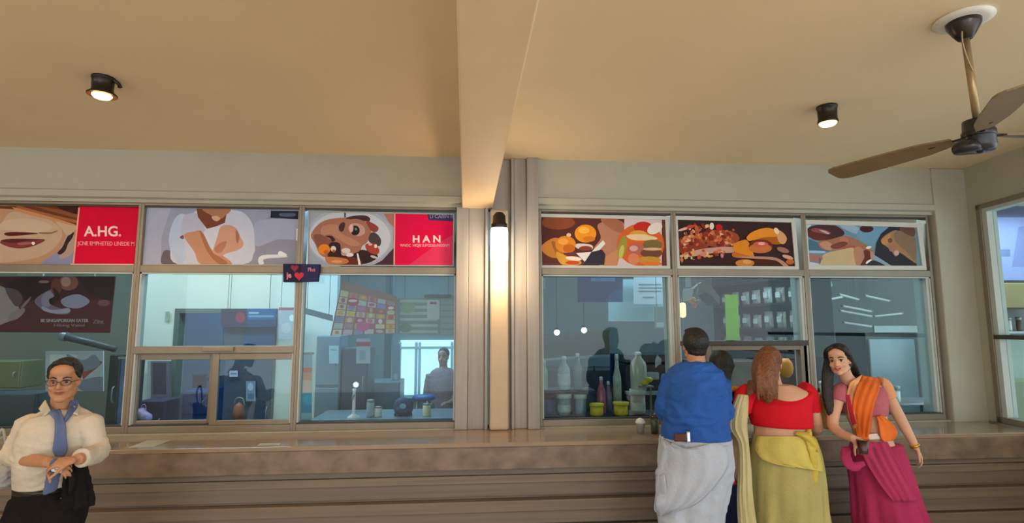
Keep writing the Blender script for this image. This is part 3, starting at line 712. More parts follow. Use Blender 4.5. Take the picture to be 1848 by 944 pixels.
# partition with a doorway
YW = 6.4
xp0, xd0, xd1, xp1 = q(256, 600, YW).x, q(314, 600, YW).x, q(500, 600, YW).x, q(606, 600, YW).x
zd = q(400, 557, YW).z
bm = B(); box(bm, (xp0, YW, 0), (xd0, YW+.14, ZC)); box(bm, (xd1, YW, 0), (xp1, YW+.14, ZC)); box(bm, (xd0, YW, zd), (xd1, YW+.14, ZC))
struct('wall_partition', bm, wl_cool)
bm = B(); box(bm, (xd0, YW-.012, 0), (xd0+.05, YW+.15, zd)); box(bm, (xd1-.05, YW-.012, 0), (xd1, YW+.15, zd)); box(bm, (xd0+.05, YW-.012, zd-.05), (xd1-.05, YW+.15, zd))
struct('door_1', bm, mat('grey_green_door_frame', '#5f6e68', rough=.5))
struct('wall_far_room', box(B(), (xd0-1.4, 8.3, 0), (xd1+.2, 8.36, ZC)), mat('steel_blue_wall', '#4f7890', rough=.6, var=.08))
struct('wall_left_panel', box(B(), (-8, 6.9, 0), (xp0-.02, 7.0, ZC)), mat('olive_grey_wall', '#6d7064', rough=.6, var=.12, scale=1.5))

grey = mat('brushed_grey_metal', '#8d999c', rough=.35, metal=.4); slate = mat('slate_enamel', '#4a566b', rough=.35, var=.08)
dkc = mat('dark_slate_cabinet', '#2f4352', rough=.4, var=.08); blk = mat('black_plastic', '#17191b', rough=.35)
whp = mat('white_plastic', '#dfe6e6', rough=.4, var=.03)
def cabinet(name, label, cat, x0, y0, x1, y1, Y, dp, m, doors=((0, 1),), hm=None, shade=None, group=None):
    a, b = q(x0, (y0+y1)/2, Y), q(x1, (y0+y1)/2, Y); zt, zb = q(x0, y0, Y).z, q(x0, y1, Y).z
    if y1 >= 760: zb = .001
    t = thing(name, label, cat, ((a.x+b.x)/2, Y+dp/2, zb), group)
    obj('body', box(B(), (a.x, Y+.02, zb), (b.x, Y+dp, zt)), m, t, bevel=.008)
    n = len(doors)
    for k, (u, v) in enumerate(doors):
        z1 = zt-(zt-zb)*u-.006; z0_ = zt-(zt-zb)*v+.006
        d = obj('door', box(B(), (a.x+.008, Y, z0_), (b.x-.008, Y+.0195, z1)), shade[k] if shade else m, t, bevel=.006)
        bm = B(); hx = b.x-.04; tube(bm, [(hx, Y-.002, z0_+(z1-z0_)*.4), (hx, Y-.03, z0_+(z1-z0_)*.43), (hx, Y-.03, z0_+(z1-z0_)*.57), (hx, Y-.002, z0_+(z1-z0_)*.6)], [.006]*4, 8, 2)
        obj('handle', bm, hm or grey, d, smooth=True)
    return t
def board(name, label, cat, x0, y0, x1, y1, Y, base, layers=(), d=.015, border=None, group=None, skew=0, parts=True):
    t = picture(name, label, cat, [(x0, y0), (x1, y0+skew), (x1, y1+skew), (x0, y1)], Y, list(layers), (0, 0, 1), base, border=border, bpx=2, depth=d, group=group)
    if d >= .015 and y0 < 600: cords(t, x0, x1, y0, Y, skew)
    return t
def cords(t, x0, x1, y0, Y, skew=0):
    for f in (.12, .88):
        p = q(x0+(x1-x0)*f, y0+skew*f, Y+.006); obj('hanging_cord', tube(B(), [p-V((0, 0, .01)), V((p.x, p.y, ZC))], [.0025, .0025], 6, 0), mat('dark_cord', '#30302e'), t)
def R_(h, x0, y0, x1, y1): return (h, [(x0, y0), (x1, y0), (x1, y1), (x0, y1)], False)

# left pane
cabinet('cabinet', 'small olive-green wall cabinet low behind the leftmost pane', 'cabinet', -60, 652, 36, 702, 5.9, .3, mat('olive_enamel', '#6f7350', rough=.5))
board('sign_board', 'white board with a red brush mark behind the man in the cream shirt', 'board', 82, 634, 186, 706, 5.3, 'c3cad6', [('dce2ea', [(90, 640), (140, 640), (120, 700), (90, 700)], False), ('b4505a', [(150, 664), (176, 652), (184, 656), (160, 676), (150, 684)], True), ('8f97ab', [(120, 640), (150, 650), (170, 640), (180, 660), (140, 670)], True), ('8a8fa4', [(140, 690), (186, 680), (186, 706), (150, 706)], True)])
bm = B(); a_, b_ = q(112, 606, 5.6), q(208, 630, 5.6); tube(bm, [a_, b_], [.035, .03], 14, 0)
t = thing('extractor_pipe', 'dark grey sloping pipe below the maroon poster', 'pipe', a_); obj('pipe', bm, mat('dark_grey_pipe', '#4a5052', rough=.4), t, smooth=True)
bm = B(); tube(bm, [a_.lerp(b_, .02)-V((.012, 0, 0)), a_.lerp(b_, .08)], [.046, .044], 14, 0); obj('flange', bm, grey, t, smooth=True)
cabinet('locker', 'tall dark locker with a blue edge left of the sliding hatch', 'locker', 190, 640, 213, 800, 5.5, .4, mat('dark_locker', '#363a42', rough=.4), ((0, .5), (.5, 1)))
t = thing('drink_banner', 'narrow blue upright banner between the locker and the sliding hatch', 'banner', q(222, 770, 5.2))
obj('banner_cloth', pbox(B(), 215, 648, 229, 765, 5.2, .012), mat('banner_blue', '#4a6ea0', rough=.5, var=.25, scale=9), t)
obj('banner_rail', pbox(B(), 213, 644, 231, 648, 5.195, .022), grey, t); obj('banner_foot', pbox(B(), 213, 765, 231, 769, 5.15, .1), grey, t)
cabinet('cabinet', 'blue-grey storage cabinet behind the leftmost pane, low at the far left', 'cabinet', -80, 712, 60, 800, 5.6, .35, mat('blue_grey_cabinet', '#44545c', rough=.4), ((0, 1),))

# kiosk seen through the doorway
board('shop_sign', 'navy shop sign with a red emblem hanging in the doorway', 'sign', 399, 557, 498, 589, 6.28, '27486e', [R_('3c3450', 399, 557, 446, 589), ('8c3a44', ell(434, 573, 9, 10), True), ('2c5f92', [(446, 557), (498, 557), (498, 577), (446, 577)], False), R_('8fb6d2', 449, 563, 467, 566.5), R_('6f9cc0', 449, 569, 494, 572.5)], d=.04)
board('shop_sign', 'plain dark blue fascia board hanging below the navy shop sign', 'sign', 402, 590, 496, 622, 6.335, '1f3650', [('2a4a78', [(450, 592), (496, 590), (496, 622), (440, 622)], True), R_('3d5262', 404, 592, 440, 622)], d=.04)
cabinet('cold_store', 'tall slate-blue cold store door with a white sticker behind the right-hand sash', 'fridge', 398, 640, 487, 900, 6.38, .6, slate)
board('sticker', 'small white sticker on the slate-blue cold store', 'sticker', 414, 669, 429, 680, 6.35, 'c9d2e6', [R_('8a94b8', 416, 673, 427, 676)], d=.004)
board('notice', 'pale notice sheet pinned on the slate-blue cold store', 'notice', 444, 688, 461, 724, 6.35, '8fa4bc', [('c2d2e0', ell(452, 698, 5, 7), True), R_('6b82a0', 447, 710, 458, 720)], d=.004)
t = thing('waste_bin', 'rust-orange bin in front of the slate-blue cold store', 'bin', q(430, 770, 5.9)); bm = B(); c = q(430, 762, 5.9); r = wpx(11, 430, 5.9)
lathe(bm, [(0, .001-c.z), (r*.7, .001-c.z), (r*.95, .05), (r*1.02, .06), (r*1.02, .085), (r*.8, .16), (0, .2)], 24, c); obj('bin_body', bm, mat('rust_orange_plastic', '#9a5a44', rough=.5), t, smooth=True)
bm = B(); tube(bm, [c+V((-.05, 0, .16)), c+V((-.03, 0, .23)), c+V((.03, 0, .23)), c+V((.05, 0, .16))], [.008]*4, 8, 3); obj('lid_handle', bm, grey, t, smooth=True)
# tv and blue counter in the far room
t = thing('monitor', 'dark monitor on the blue wall behind the left-hand sash', 'monitor', q(356, 690, 7.6)); obj('screen', pbox(B(), 347, 676, 372, 700, 7.6, .03), mat('dark_screen', '#0d1a36', rough=.15), t, bevel=.008); obj('wall_arm', pbox(B(), 355, 684, 362, 690, 7.63, .6), blk, t)
cabinet('counter_unit', 'deep blue counter unit behind the left-hand sash', 'counter', 326, 706, 372, 800, 7.2, .5, mat('deep_blue_laminate', '#1a3f7c', rough=.4, var=.15), ((.0, .3), (.35, 1)))
board('wall_panel', 'mauve-grey door panel at the left edge of the left-hand sash', 'panel', 266, 652, 306, 720, 6.3, '6d6a78', [R_('4d4858', 276, 655, 300, 712), R_('a6adb4', 266, 652, 272, 720)], d=.04)
cabinet('crate_stack', 'dark purple crates stacked behind the left-hand sash', 'crate', 246, 724, 296, 800, 6.0, .3, mat('dark_purple_crate', '#3a3450', rough=.5, var=.25), ((0, .45), (.5, 1)))
t = thing('tissue_bag', 'lilac plastic bag on the purple crates', 'bag', q(255, 755, 5.8)); bm = B(); c = q(257, 752, 5.8)
for k in range(6): ball(bm, c+V((rnd.uniform(-.04, .04), rnd.uniform(-.02, .02), rnd.uniform(-.03, .05))), rnd.uniform(.03, .05))
fuse('bag_body', bm, mat('lilac_plastic', '#a79ac8', rough=.4), t, voxel=.008, disp=.004)
bm = B(); tube(bm, [c+V((-.02, 0, .06)), c+V((-.01, 0, .11)), c+V((.02, 0, .11)), c+V((.03, 0, .06))], [.004]*4, 6, 3); obj('handle', bm, mat('lilac_plastic', '#a79ac8'), t, smooth=True)
board('wall_panel', 'small grey switch panel on the cream wall by the doorway', 'switch', 299, 562, 305, 579, 6.38, 'a8b4a4', [R_('8c988c', 301, 566, 303, 570)], d=.01)

# third pane
t = thing('drink_banner', 'orange and bright blue upright banner by the second mullion', 'banner', q(554, 760, 5.2))
L = [R_('e7a98c', 540, 664, 566, 686), R_('e8823c', 540, 664, 566, 672), R_('e9c8bc', 540, 686, 566, 708), R_('1f9bd2', 540, 710, 566, 745), ('2cb4e6', ell(556, 722, 10, 9), True), R_('9fd2e2', 540, 745, 566, 758)]
bpr = picture('tmp', 'x', 'x', [(543, 640), (563, 640), (562, 758), (541, 758)], 5.2, L, (0, 0, 1), 'a8c4dc'); ch = bpr.children[0]; ch.name = 'banner_print'; adopt(ch, t); bpy.data.objects.remove(bpr)
obj('banner_rail', pbox(B(), 541, 636, 565, 640, 5.195, .022), grey, t); obj('banner_foot', pbox(B(), 539, 758, 565, 762, 5.15, .1), grey, t)
cabinet('fridge', 'grey two-door fridge beside the orange and blue banner', 'fridge', 566, 606, 611, 860, 6.0, .37, mat('grey_blue_fridge', '#6f8a98', rough=.35), ((0, .32), (.33, 1)))
board('notice', 'white sheet on the upper door of the grey two-door fridge', 'notice', 594, 624, 611, 656, 5.86, 'b8dce4', [R_('8fbccb', 597, 630, 608, 633)], d=.004)
cabinet('cabinet', 'tall dark slate cabinet right of the grey fridge', 'cabinet', 613.5, 628, 661, 860, 6.0, .5, dkc, ((0, .5), (.5, 1)))
t = thing('drink_tap', 'white ball-topped drink tap on a round base in the third pane', 'tap', q(637, 752, 5.1)); c = q(638, 752, 5.1)
bm = B(); lathe(bm, [(0, -.02), (.055, -.02), (.055, 0), (.02, .02), (.014, .03), (.013, .22), (.017, .24), (0, .24)], 20, c); obj('tap_column', bm, whp, t, smooth=True)
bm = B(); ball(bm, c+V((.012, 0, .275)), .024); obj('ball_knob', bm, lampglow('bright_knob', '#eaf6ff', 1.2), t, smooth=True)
bm = B(); tube(bm, [c+V((0, 0, .18)), c+V((0, -.05, .19)), c+V((0, -.07, .15))], [.009, .008, .007], 8, 4); obj('spout', bm, grey, t, smooth=True)
t = thing('kitchen_bench', 'long dark bench along the inside of the third pane', 'bench', q(690, 770, 5.3)); obj('bench_top', pbox(B(), 560, 757, 826, 762, 5.0, .6), grey, t); obj('bench_front', pbox(B(), 566, 762, 820, 940, 5.03, .5), slate, t)
for x0, h_, col, lab in ((668, 30, '#9fb0c4', 'grey-blue canister on the inner bench beside the drink tap'), (682, 18, '#d6e0e4', 'short white tub on the inner bench, second right of the drink tap'), (770, 22, '#e6e4c4', 'cream squat jar on the inner bench near the right end')):
    c = q(x0, 755, 5.15); r = wpx(7, x0, 5.15); hh = h_/1000*5.15
    t = thing('canister', lab, 'canister', c); bm = B(); lathe(bm, [(0, 0), (r, 0), (r*1.02, .01), (r, hh*.8), (r*.9, hh*.84), (0, hh*.84)], 20); obj('canister_body', bm, mat('canister_'+col[1:], col, rough=.4), t, smooth=True, world=False)
    bm = B(); lathe(bm, [(0, hh*.84), (r*.95, hh*.84), (r*.95, hh*.97), (r*.3, hh), (0, hh)], 20); obj('lid', bm, grey, t, smooth=True, world=False)
t = thing('backpack', 'dark blue backpack with a pale emblem on the inner bench', 'backpack', q(728, 755, 5.2)); c = q(728, 734, 5.2)
bm = B(); ball(bm, c, (.09, .06, .085)); ball(bm, c-V((0, .03, .03)), (.075, .05, .045)); ball(bm, c-V((0, 0, .07)), (.085, .06, .03)); fuse('bag_body', bm, mat('navy_nylon', '#1d3b66', rough=.6), t, disp=.003)
heart_ = ell(727, 733, 6, 5); bm = B(); hexa_n(bm, [q(a, b, 5.118) for a, b in heart_], .004); obj('emblem', bm, mat('pale_emblem', '#7fa6cc'), t)
t = thing('stool', 'mid-blue stool seat behind the inner bench', 'stool', q(765, 765, 5.9)); c = q(765, 722, 5.9); bm = B(); lathe(bm, [(0, 0), (.1, .0), (.12, .015), (.12, .035), (.1, .05), (0, .055)], 24, c); obj('seat', bm, mat('mid_blue_vinyl', '#2a5fa0', rough=.4), t, smooth=True)
for a in (.8, 2.4, 3.9, 5.5): obj('leg', tube(B(), [c+V((cos(a)*.08, sin(a)*.08, 0)), V((c.x+cos(a)*.16, c.y+sin(a)*.16, .0))], [.012, .012], 8, 0), grey, t, smooth=True)
zbt = q(693, 757, 5.0).z + .0005
for o in list(bpy.data.objects):
    if not o.parent and o.get('category') == 'canister': o.location.z = zbt
# bright far window
x0, x1 = q(722, 640, 9.15).x, q(826, 640, 9.15).x; zt, zb = q(770, 614, 9.15).z, q(770, 712, 9.15).z
wf = thing('window_8', None, None, ((x0+x1)/2, 9.15, zb), kind='structure')
mday = lampglow('daylight_glow', '#c2e8f2', 1.1)
obj('daylight_pane', box(B(), (x0, 9.17, zb), (x1, 9.19, zt)), mday, wf)
bm = B()
for u in (0, .28, .34, .9, 1): box(bm, (x0+(x1-x0)*u-.02, 9.10, zb), (x0+(x1-x0)*u+.02, 9.17, zt-.03))
box(bm, (x0, 9.09, zt-.14), (x1, 9.17, zt-.1)); box(bm, (x0, 9.1, zb-.05), (x1, 9.17, zb-.001)); obj('window_frame', bm, mat('white_window_frame', '#cfe6e4', rough=.5), wf)
# shapes in front of that window
def bottle(name, label, cat, px, pyb, pyt, wp, Y, m, cap, shape='bottle', group=None, lab=None):
    c = q(px, pyb, Y); H = q(px, pyt, Y).z - c.z; r = wpx(wp/2, px, Y)
    t = thing(name, label, cat, c, group)
    P = {'bottle': [(0, 0), (r*.95, 0), (r, H*.03), (r, H*.55), (r*.85, H*.66), (r*.38, H*.8), (r*.34, H*.9), (0, H*.9)],
         'jug': [(0, 0), (r*.9, 0), (r, H*.04), (r, H*.6), (r*.9, H*.72), (r*.4, H*.86), (r*.35, H*.92), (0, H*.92)],
         'tub': [(0, 0), (r*.9, 0), (r, H*.1), (r, H*.78), (0, H*.78)],
         'slim': [(0, 0), (r, 0), (r, H*.6), (r*.5, H*.75), (r*.4, H*.9), (0, H*.9)]}[shape]
    bm = B(); lathe(bm, P, 22); obj('bottle_body', bm, m, t, smooth=True, world=False)
    top = P[-1][1]; rc = P[-2][0]*1.15
    bm = B(); lathe(bm, [(0, top-.002), (rc, top-.002), (rc, H*.98), (rc*.7, H), (0, H)], 18); obj('cap', bm, cap, t, smooth=True, world=False)
    if lab: bm = B(); lathe(bm, [(r*1.012, H*.15), (r*1.015, H*.16), (r*1.015, H*.46), (r*1.012, H*.47)], 22); obj('paper_label', bm, lab, t, smooth=True, world=False)
    return t
tall = mat('dark_column_paint', '#3f6a70', rough=.5)
struct('trim_2', box(B(), (q(693, 640, 7.4).x, 7.4, 0), (q(706, 640, 7.4).x, 7.55, ZC)), tall)
board('shop_sign', 'white hanging sign with a red band in the third pane', 'sign', 643, 611, 668, 656, 5.6, 'b4c4d4', [R_('c0586c', 643, 617, 668, 625), R_('8fa9c2', 648, 632, 660, 650)])
board('wall_panel', 'wide dull green board with faint items at the back of the third pane', 'board', 708, 620, 722, 700, 7.0, '7c9296', [('9cb0b0', ell(714, 680, 4, 6), True)])
cabinet('drinks_chiller', 'low grey-green chiller below the bright far window', 'chiller', 664, 690, 720, 860, 6.8, .5, mat('grey_green_chiller', '#5f7a7c', rough=.35, var=.2, scale=7), ((0, .5), (.5, 1)))

# tilted collage and menu boards
rc = random.Random(11); L = []
cols = ['c98f6c', 'd8c4b8', 'b8566c', 'c8b4cc', 'b9a48c', 'd26a84', '8f8fc4', 'c9c4a4', 'e2d8d4', 'a8687c', 'b8c0c8', 'd8b040']
for i in range(6):
    for j in range(7):
        u0, u1, v0, v1 = i/6+.015, (i+1)/6-.01, .16+j*.12, .16+(j+1)*.12-.015
        def pt(u, v): return (617+97*u-20*v*(1-u)-0*u, 507+28*u+100*v-33*v*u)
        L.append((rc.choice(cols), [pt(u0, v0), pt(u1, v0), pt(u1, v1), pt(u0, v1)], False))
        if rc.random() < .8:
            c = pt((u0+u1)/2, (v0+v1)/2); L.append((rc.choice(cols), ell(c[0], c[1], rc.uniform(3, 7), rc.uniform(2.5, 5)), True))
L += [('b8455c', ell(637, 545, 11, 8), True), ('e8d0dc', ell(637, 543, 8, 2.5), True), ('d8c040', ell(634, 567, 7, 4), True), ('c85c98', ell(655, 589, 12, 9), True)]
t = picture('price_board', 'tilted collage board of snack pictures with a brown top edge', 'board', [(617, 506), (716, 535), (714, 602), (596, 606)], 4.95, L, (0, 0, 1), '9a7068'); cords(t, 617, 716, 507, 4.95, 27)
L = []
for k in range(6):
    L += [R_('c2cccc', 722, 541+k*11, 790, 546+k*11), R_('8aa09c', 726, 548+k*11, 800, 550+k*11), R_('aab8b4', 795, 540+k*11, 820, 549+k*11)]
L += [R_('dcdcdc', 771, 541, 793, 576), R_('a04a58', 776, 545, 788, 549), ('9cb894', ell(736, 556, 13, 10), True), ('7c9c84', ell(732, 592, 12, 8), True)]
t = picture('menu_board', 'pale green menu board with rows of writing beside the tilted collage', 'board', [(716, 539), (822, 533), (822, 606), (718, 603)], 5.1, L, (0, 0, 1), '93a5a2'); cords(t, 718, 822, 541, 5.1, -6)
t = thing('menu_lamp', 'dark slim lamp bar above the pale green menu board', 'lamp', q(790, 534, 4.95)); obj('lamp_bar', pbox(B(), 765, 531, 815, 537, 4.95, .06), mat('dark_green_bar', '#3c4a46', rough=.4), t, bevel=.01); 
for xx in (775, 805): obj('hanger', pbox(B(), xx, 488, xx+1.2, 531, 4.97, .006), grey, t)
board('leaning_shelf', 'blue-grey sloping awning board left of the tilted collage', 'board', 548, 555, 600, 566, 5.6, '7d9cae', [('8fb4c6', [(548, 575), (600, 590), (600, 606), (548, 598)], False)], skew=14)
board('notice', 'white notice with a pale disc right of the doorway', 'notice', 503, 555, 537, 612, 6.2, 'b4bcc4', [R_('a46a70', 503, 553, 537, 560), ('e6f2f4', ell(527, 574, 5, 6), True), ('c6ccd0', ell(516, 592, 9, 10), True)])

# ---------------------------------------------------------------- right-hand shop
YB = 7.4
board('light_panel', 'large pale blue panel behind the white notice in the fourth pane', 'panel', 1098, 504, 1212, 580, 6.2, '8fb0b8', [R_('9cbcc2', 1098, 545, 1212, 580)])
board('shop_sign', 'deep blue sign high in the fourth pane', 'sign', 1044, 500, 1124, 545, 6.0, '27406f', [R_('5a78a4', 1066, 501, 1110, 508), ('33508a', [(1100, 530), (1124, 520), (1124, 545), (1095, 545)], False)], d=.05)
s = board('notice', 'white printed notice beside the deep blue sign', 'notice', 1144, 500, 1207, 549, 6.1, 'b8c4cc')
bm = B()
for a, b, yy in ((1153, 1193, 512), (1153, 1195, 518), (1153, 1193, 524), (1160, 1180, 535)): pbox(bm, a, yy, b, yy+2, 6.0955, .004)
obj('printed_lines', bm, pr('8794a0'), s)
board('notice', 'small framed paper low at the right of the fourth pane', 'notice', 1182, 553, 1206, 592, 5.25, '9fb4bc', [R_('c8e4e8', 1185, 582, 1206, 592)], border=grey)
t = thing('junction_box', 'cream box high at the left of the fourth pane', 'box', q(979, 520, 5.2)); obj('box_body', pbox(B(), 973, 503, 984, 523, 5.2, .06), mat('cream_box', '#a8ad98', rough=.5), t, bevel=.008); obj('cable', tube(B(), [q(979, 505, 5.23), q(979, 400, 5.24), q(979, 330, 5.24)], [.006]*3, 6, 3), blk, t)
for px_, py_, lab in ((1005, 600, 'left one of the two small round lamps in the fourth pane'), (1054, 596, 'right one of the two small round lamps in the fourth pane')):
    c = q(px_, py_, 6.4); t = thing('globe_lamp', lab, 'lamp', c, 'round lamps in the fourth pane')
    bm = B(); ball(bm, (0, 0, 0), .033); obj('globe', bm, lampglow('globe_glow', '#f4fff4', 5), t, smooth=True, world=False)
    bm = B(); lathe(bm, [(0, .03), (.02, .03), (.02, .055), (.004, .06), (.004, ZC-c.z), (0, ZC-c.z)], 12); obj('lamp_stem', bm, blk, t, world=False)
    t.children[-1].data
mb = mat('dark_brown_soffit', '#4a4a42', rough=.5, var=.1)
t = thing('counter_hood', 'dark brown hood over the drinks rack in the fourth pane', 'hood', q(1030, 640, 6.6)); obj('hood_panel', hexa(B(), [q(974, 606, 6.6), q(1100, 596, 6.6), q(1100, 640, 6.6), q(974, 648, 6.6)], (0, .3, 0)), mb, t); obj('hood_lip', hexa(B(), [q(974, 648, 6.55), q(1100, 640, 6.55), q(1100, 644, 6.55), q(974, 652, 6.55)], (0, .3, 0)), grey, t)
# rack with bottles just inside
YR = 4.86
rk = thing('bottle_rack', 'two-level dark rack holding the bottles in the fourth pane', 'rack', q(1060, 752, YR)); rkm = mat('dark_rack_metal', '#333a40', rough=.4, metal=.4)
obj('shelf', pbox(B(), 976, 705, 1075, 709, YR-.02, .26), rkm, rk); obj('shelf', pbox(B(), 976, 751, 1200, 755, YR-.08, .32), rkm, rk)
for xx in (977, 1072): obj('upright', pbox(B(), xx, 660, xx+3, 751, YR+.2, .02), rkm, rk)
obj('back_panel', pbox(B(), 980, 709, 1072, 751, YR+.2, .008), mat('blue_back_panel', '#2f4868', rough=.5, var=.2), rk)
cl = glass('clear_bottle_glass', '#dfe9ea', 1.3, .05, 1.5); clg = mat('milky_bottle', '#9fb0b0', rough=.2, var=.2, scale=12); wc = mat('white_cap', '#c9d4d4', rough=.4); lb = mat('pale_bottle_label', '#b8c4c8', rough=.5, var=.15, scale=30)
yl = mat('yellow_plastic', '#d8c22c', rough=.4); pk = mat('pink_syrup', '#b06478', rough=.25)
bottle('bottle', 'ribbed clear bottle at the far left of the upper shelf', 'bottle', 983, 704.5, 652, 12, YR+.06, clg, wc, 'bottle', 'bottles on the upper shelf')
bottle('bottle', 'grey labelled bottle in the middle of the upper shelf', 'bottle', 1018, 704.5, 644, 23, YR+.06, clg, wc, 'bottle', 'bottles on the upper shelf', lb)
bottle('bottle', 'slim clear bottle at the right of the upper shelf', 'bottle', 1043, 704.5, 640, 16, YR+.08, mat('smoky_bottle', '#6f8488', rough=.15), wc, 'slim', 'bottles on the upper shelf')
bottle('jar', 'grey jar under the labelled bottle on the lower shelf', 'jar', 1018, 750.5, 712, 24, YR+.04, mat('grey_jar', '#7f909a', rough=.3, var=.2, scale=20), wc, 'tub', 'jars on the lower shelf', lb)
bottle('jar', 'pale blue jar beside the grey jar on the lower shelf', 'jar', 1048, 750.5, 714, 20, YR+.04, mat('pale_blue_jar', '#7f9cb4', rough=.3), wc, 'tub', 'jars on the lower shelf')
bottle('jar', 'dark blue jar at the left end of the lower shelf', 'jar', 991, 750.5, 712, 22, YR+.06, mat('dark_blue_jar', '#28487a', rough=.3), blk, 'tub', 'jars on the lower shelf')
bottle('tub', 'left yellow tub on the lower shelf', 'tub', 1077, 751, 729, 23, YR-.04, yl, yl, 'tub', 'yellow tubs')
bottle('tub', 'right yellow tub on the lower shelf', 'tub', 1121, 751, 727, 25, YR-.04, yl, yl, 'tub', 'yellow tubs')
bottle('syrup_bottle', 'bright pink syrup bottle between the yellow tubs', 'bottle', 1086, 750.5, 684, 16, YR+.06, pk, wc, 'bottle', 'syrup bottles')
bottle('syrup_bottle', 'mauve syrup bottle just right of the bright pink one', 'bottle', 1099, 750.5, 694, 12, YR+.1, mat('mauve_syrup', '#7d7090', rough=.25), wc, 'slim', 'syrup bottles')
bottle('bottle', 'tall slender clear bottle behind the right yellow tub', 'bottle', 1115, 751, 646, 15, YR+.12, clg, wc, 'slim')
bottle('tub', 'white labelled tub under the large clear jug', 'tub', 1152, 751, 705, 26, YR, mat('white_tub', '#a8a4a4', rough=.4, var=.15, scale=25), wc, 'tub', None, lb)
bottle('jug', 'large clear jug standing on the white tub', 'jug', 1153, 704.5, 636, 30, YR, mat('clear_jug', '#b4bdb8', rough=.15, var=.12), wc, 'jug')
for k, (a, b) in enumerate(((1163, 690), (1171, 684))):
    c = q(a, b+6, YR-.07); t = thing('lemon', ('lower', 'upper')[k]+' lemon beside the large clear jug', 'lemon', c, 'lemons by the jug')
    bm = B(); ball(bm, (0, 0, .022), (.034, .024, .024)); ball(bm, (.033, 0, .022), (.008, .008, .008)); obj('lemon_body', bm, mat('lemon_skin', '#bdb63a', rough=.5), t, smooth=True, world=False)
t = thing('fruit_ledge', 'small glass ledge holding the lemons by the jug', 'shelf', q(1167, 700, YR)); obj('ledge_plate', pbox(B(), 1155, 697, 1180, 699.5, YR-.11, .1), grey, t); obj('ledge_foot', pbox(B(), 1174, 699.5, 1176.5, 751, YR-.06, .012), grey, t)
bm = B(); t = thing('coffee_machine', 'black coffee machine behind the large clear jug', 'coffee machine', q(1180, 751, 5.3)); obj('machine_body', pbox(B(), 1130, 655, 1212, 800, 5.45, .35), blk, t, bevel=.02)
obj('machine_stand', pbox(B(), 1134, 800, 1208, 985, 5.47, .3), grey, t); obj('drip_tray', pbox(B(), 1135, 708, 1205, 713, 5.3, .15), grey, t); obj('group_head', pbox(B(), 1150, 672, 1190, 686, 5.38, .08), grey, t, bevel=.01)
obj('top_panel', pbox(B(), 1128, 640, 1214, 655, 5.42, .4), mat('dark_machine_top', '#2a2f36', rough=.3), t, bevel=.01)
board('screen_sign', 'dark blue lit screen behind the tall slender bottle', 'screen', 1103, 638, 1140, 700, 5.9, '1f2f5c', [R_('c4d4c8', 1110, 645, 1127, 650)], d=.05)
cabinet('back_counter', 'dark back counter running behind the bottle rack', 'counter', 974, 668, 1128, 900, 6.2, .5, mat('dark_counter_front', '#323b40', rough=.4, var=.2), ((0, .4), (.4, 1)))

zlo, zup = q(1088, 751, YR-.08).z+.0005, q(1025, 705, YR-.02).z+.0005
for o in list(bpy.data.objects):
    if not o.parent and 'category' in o and abs(o.location.y-YR) < .2 and .64 < o.location.x < 1.75 and o['category'] in ('bottle', 'jar', 'tub', 'jug'):
        if o['category'] == 'jug': o.location.z += .004
        else: o.location.z = zup if o.location.z > 1.05 else zlo
# fifth pane: green strip, packet shelves
g_ = mat('lime_green_paper', '#8fd02c', rough=.6, var=.05)
gs = thing('note_strip', 'lime-green strip of five notes stuck down the inside of the fifth pane', 'note', q(1321, 613, 4.62))
ys = [532, 550, 567, 582, 599, 614]; 
for k in range(5):
    bm = B(); hexa(bm, [q(1308+k*.6, ys[k], 4.618-.002*(k % 2)), q(1331.5+k*.7, ys[k], 4.618-.002*(k % 2)), q(1332+k*.8, ys[k+1], 4.62-.002*(k % 2)), q(1308.5+k*.6, ys[k+1], 4.62-.002*(k % 2))], (0, .0015, 0)); n_ = obj('note', bm, g_, gs)
sa, sb = V((q(1288, 560, 7.0).x, 7.0, 0)), V((q(1450, 560, 5.25).x, 5.25, 0)); sd = (sb-sa).normalized(); sn = V((-sd.y, sd.x, 0)); 
if sn.y < 0: sn = -sn
Ls = (sb-sa).length
def sp_(s, o, z): p = sa+sd*s+sn*o; return V((p.x, p.y, z))
pu = thing('packet_shelving', 'tall black shelving of snack packets running back in the fifth pane', 'shelving', sa+sd*Ls/2)
shm = mat('black_shelf', '#1f2328', rough=.45); lv = [1.42, 1.66, 1.93, 2.2]
for z in lv: obj('shelf', hexa(B(), [sp_(0, 0, z), sp_(Ls, 0, z), sp_(Ls, 0, z+.02), sp_(0, 0, z+.02)], sn*.3), shm, pu)
obj('back_panel', hexa(B(), [sp_(0, .3, 1.40), sp_(Ls, .3, 1.40), sp_(Ls, .3, 2.75), sp_(0, .3, 2.75)], sn*.02), mat('navy_black_panel', '#1c2432', rough=.5, var=.2), pu)
for s_ in (0, Ls): obj('side_panel', hexa(B(), [sp_(s_-.01, 0, 1.40), sp_(s_+.01, 0, 1.40), sp_(s_+.01, 0, 2.75), sp_(s_-.01, 0, 2.75)], sn*.3), shm, pu)
pc = ['8a8784', '9c8f88', 'a06a78', 'a8b0b0', '7a6f68', '94989c', 'b0a89c', '6d7884']
pw = {'8a8784': 'grey', '9c8f88': 'taupe', 'a06a78': 'pink', 'a8b0b0': 'silver', '7a6f68': 'brown', '94989c': 'pale grey', 'b0a89c': 'cream', '6d7884': 'slate'}
ordn = ['first', 'second', 'third', 'fourth', 'fifth', 'sixth', 'seventh']; rn = {1: 'lower', 2: 'upper', 0: 'bottom'}
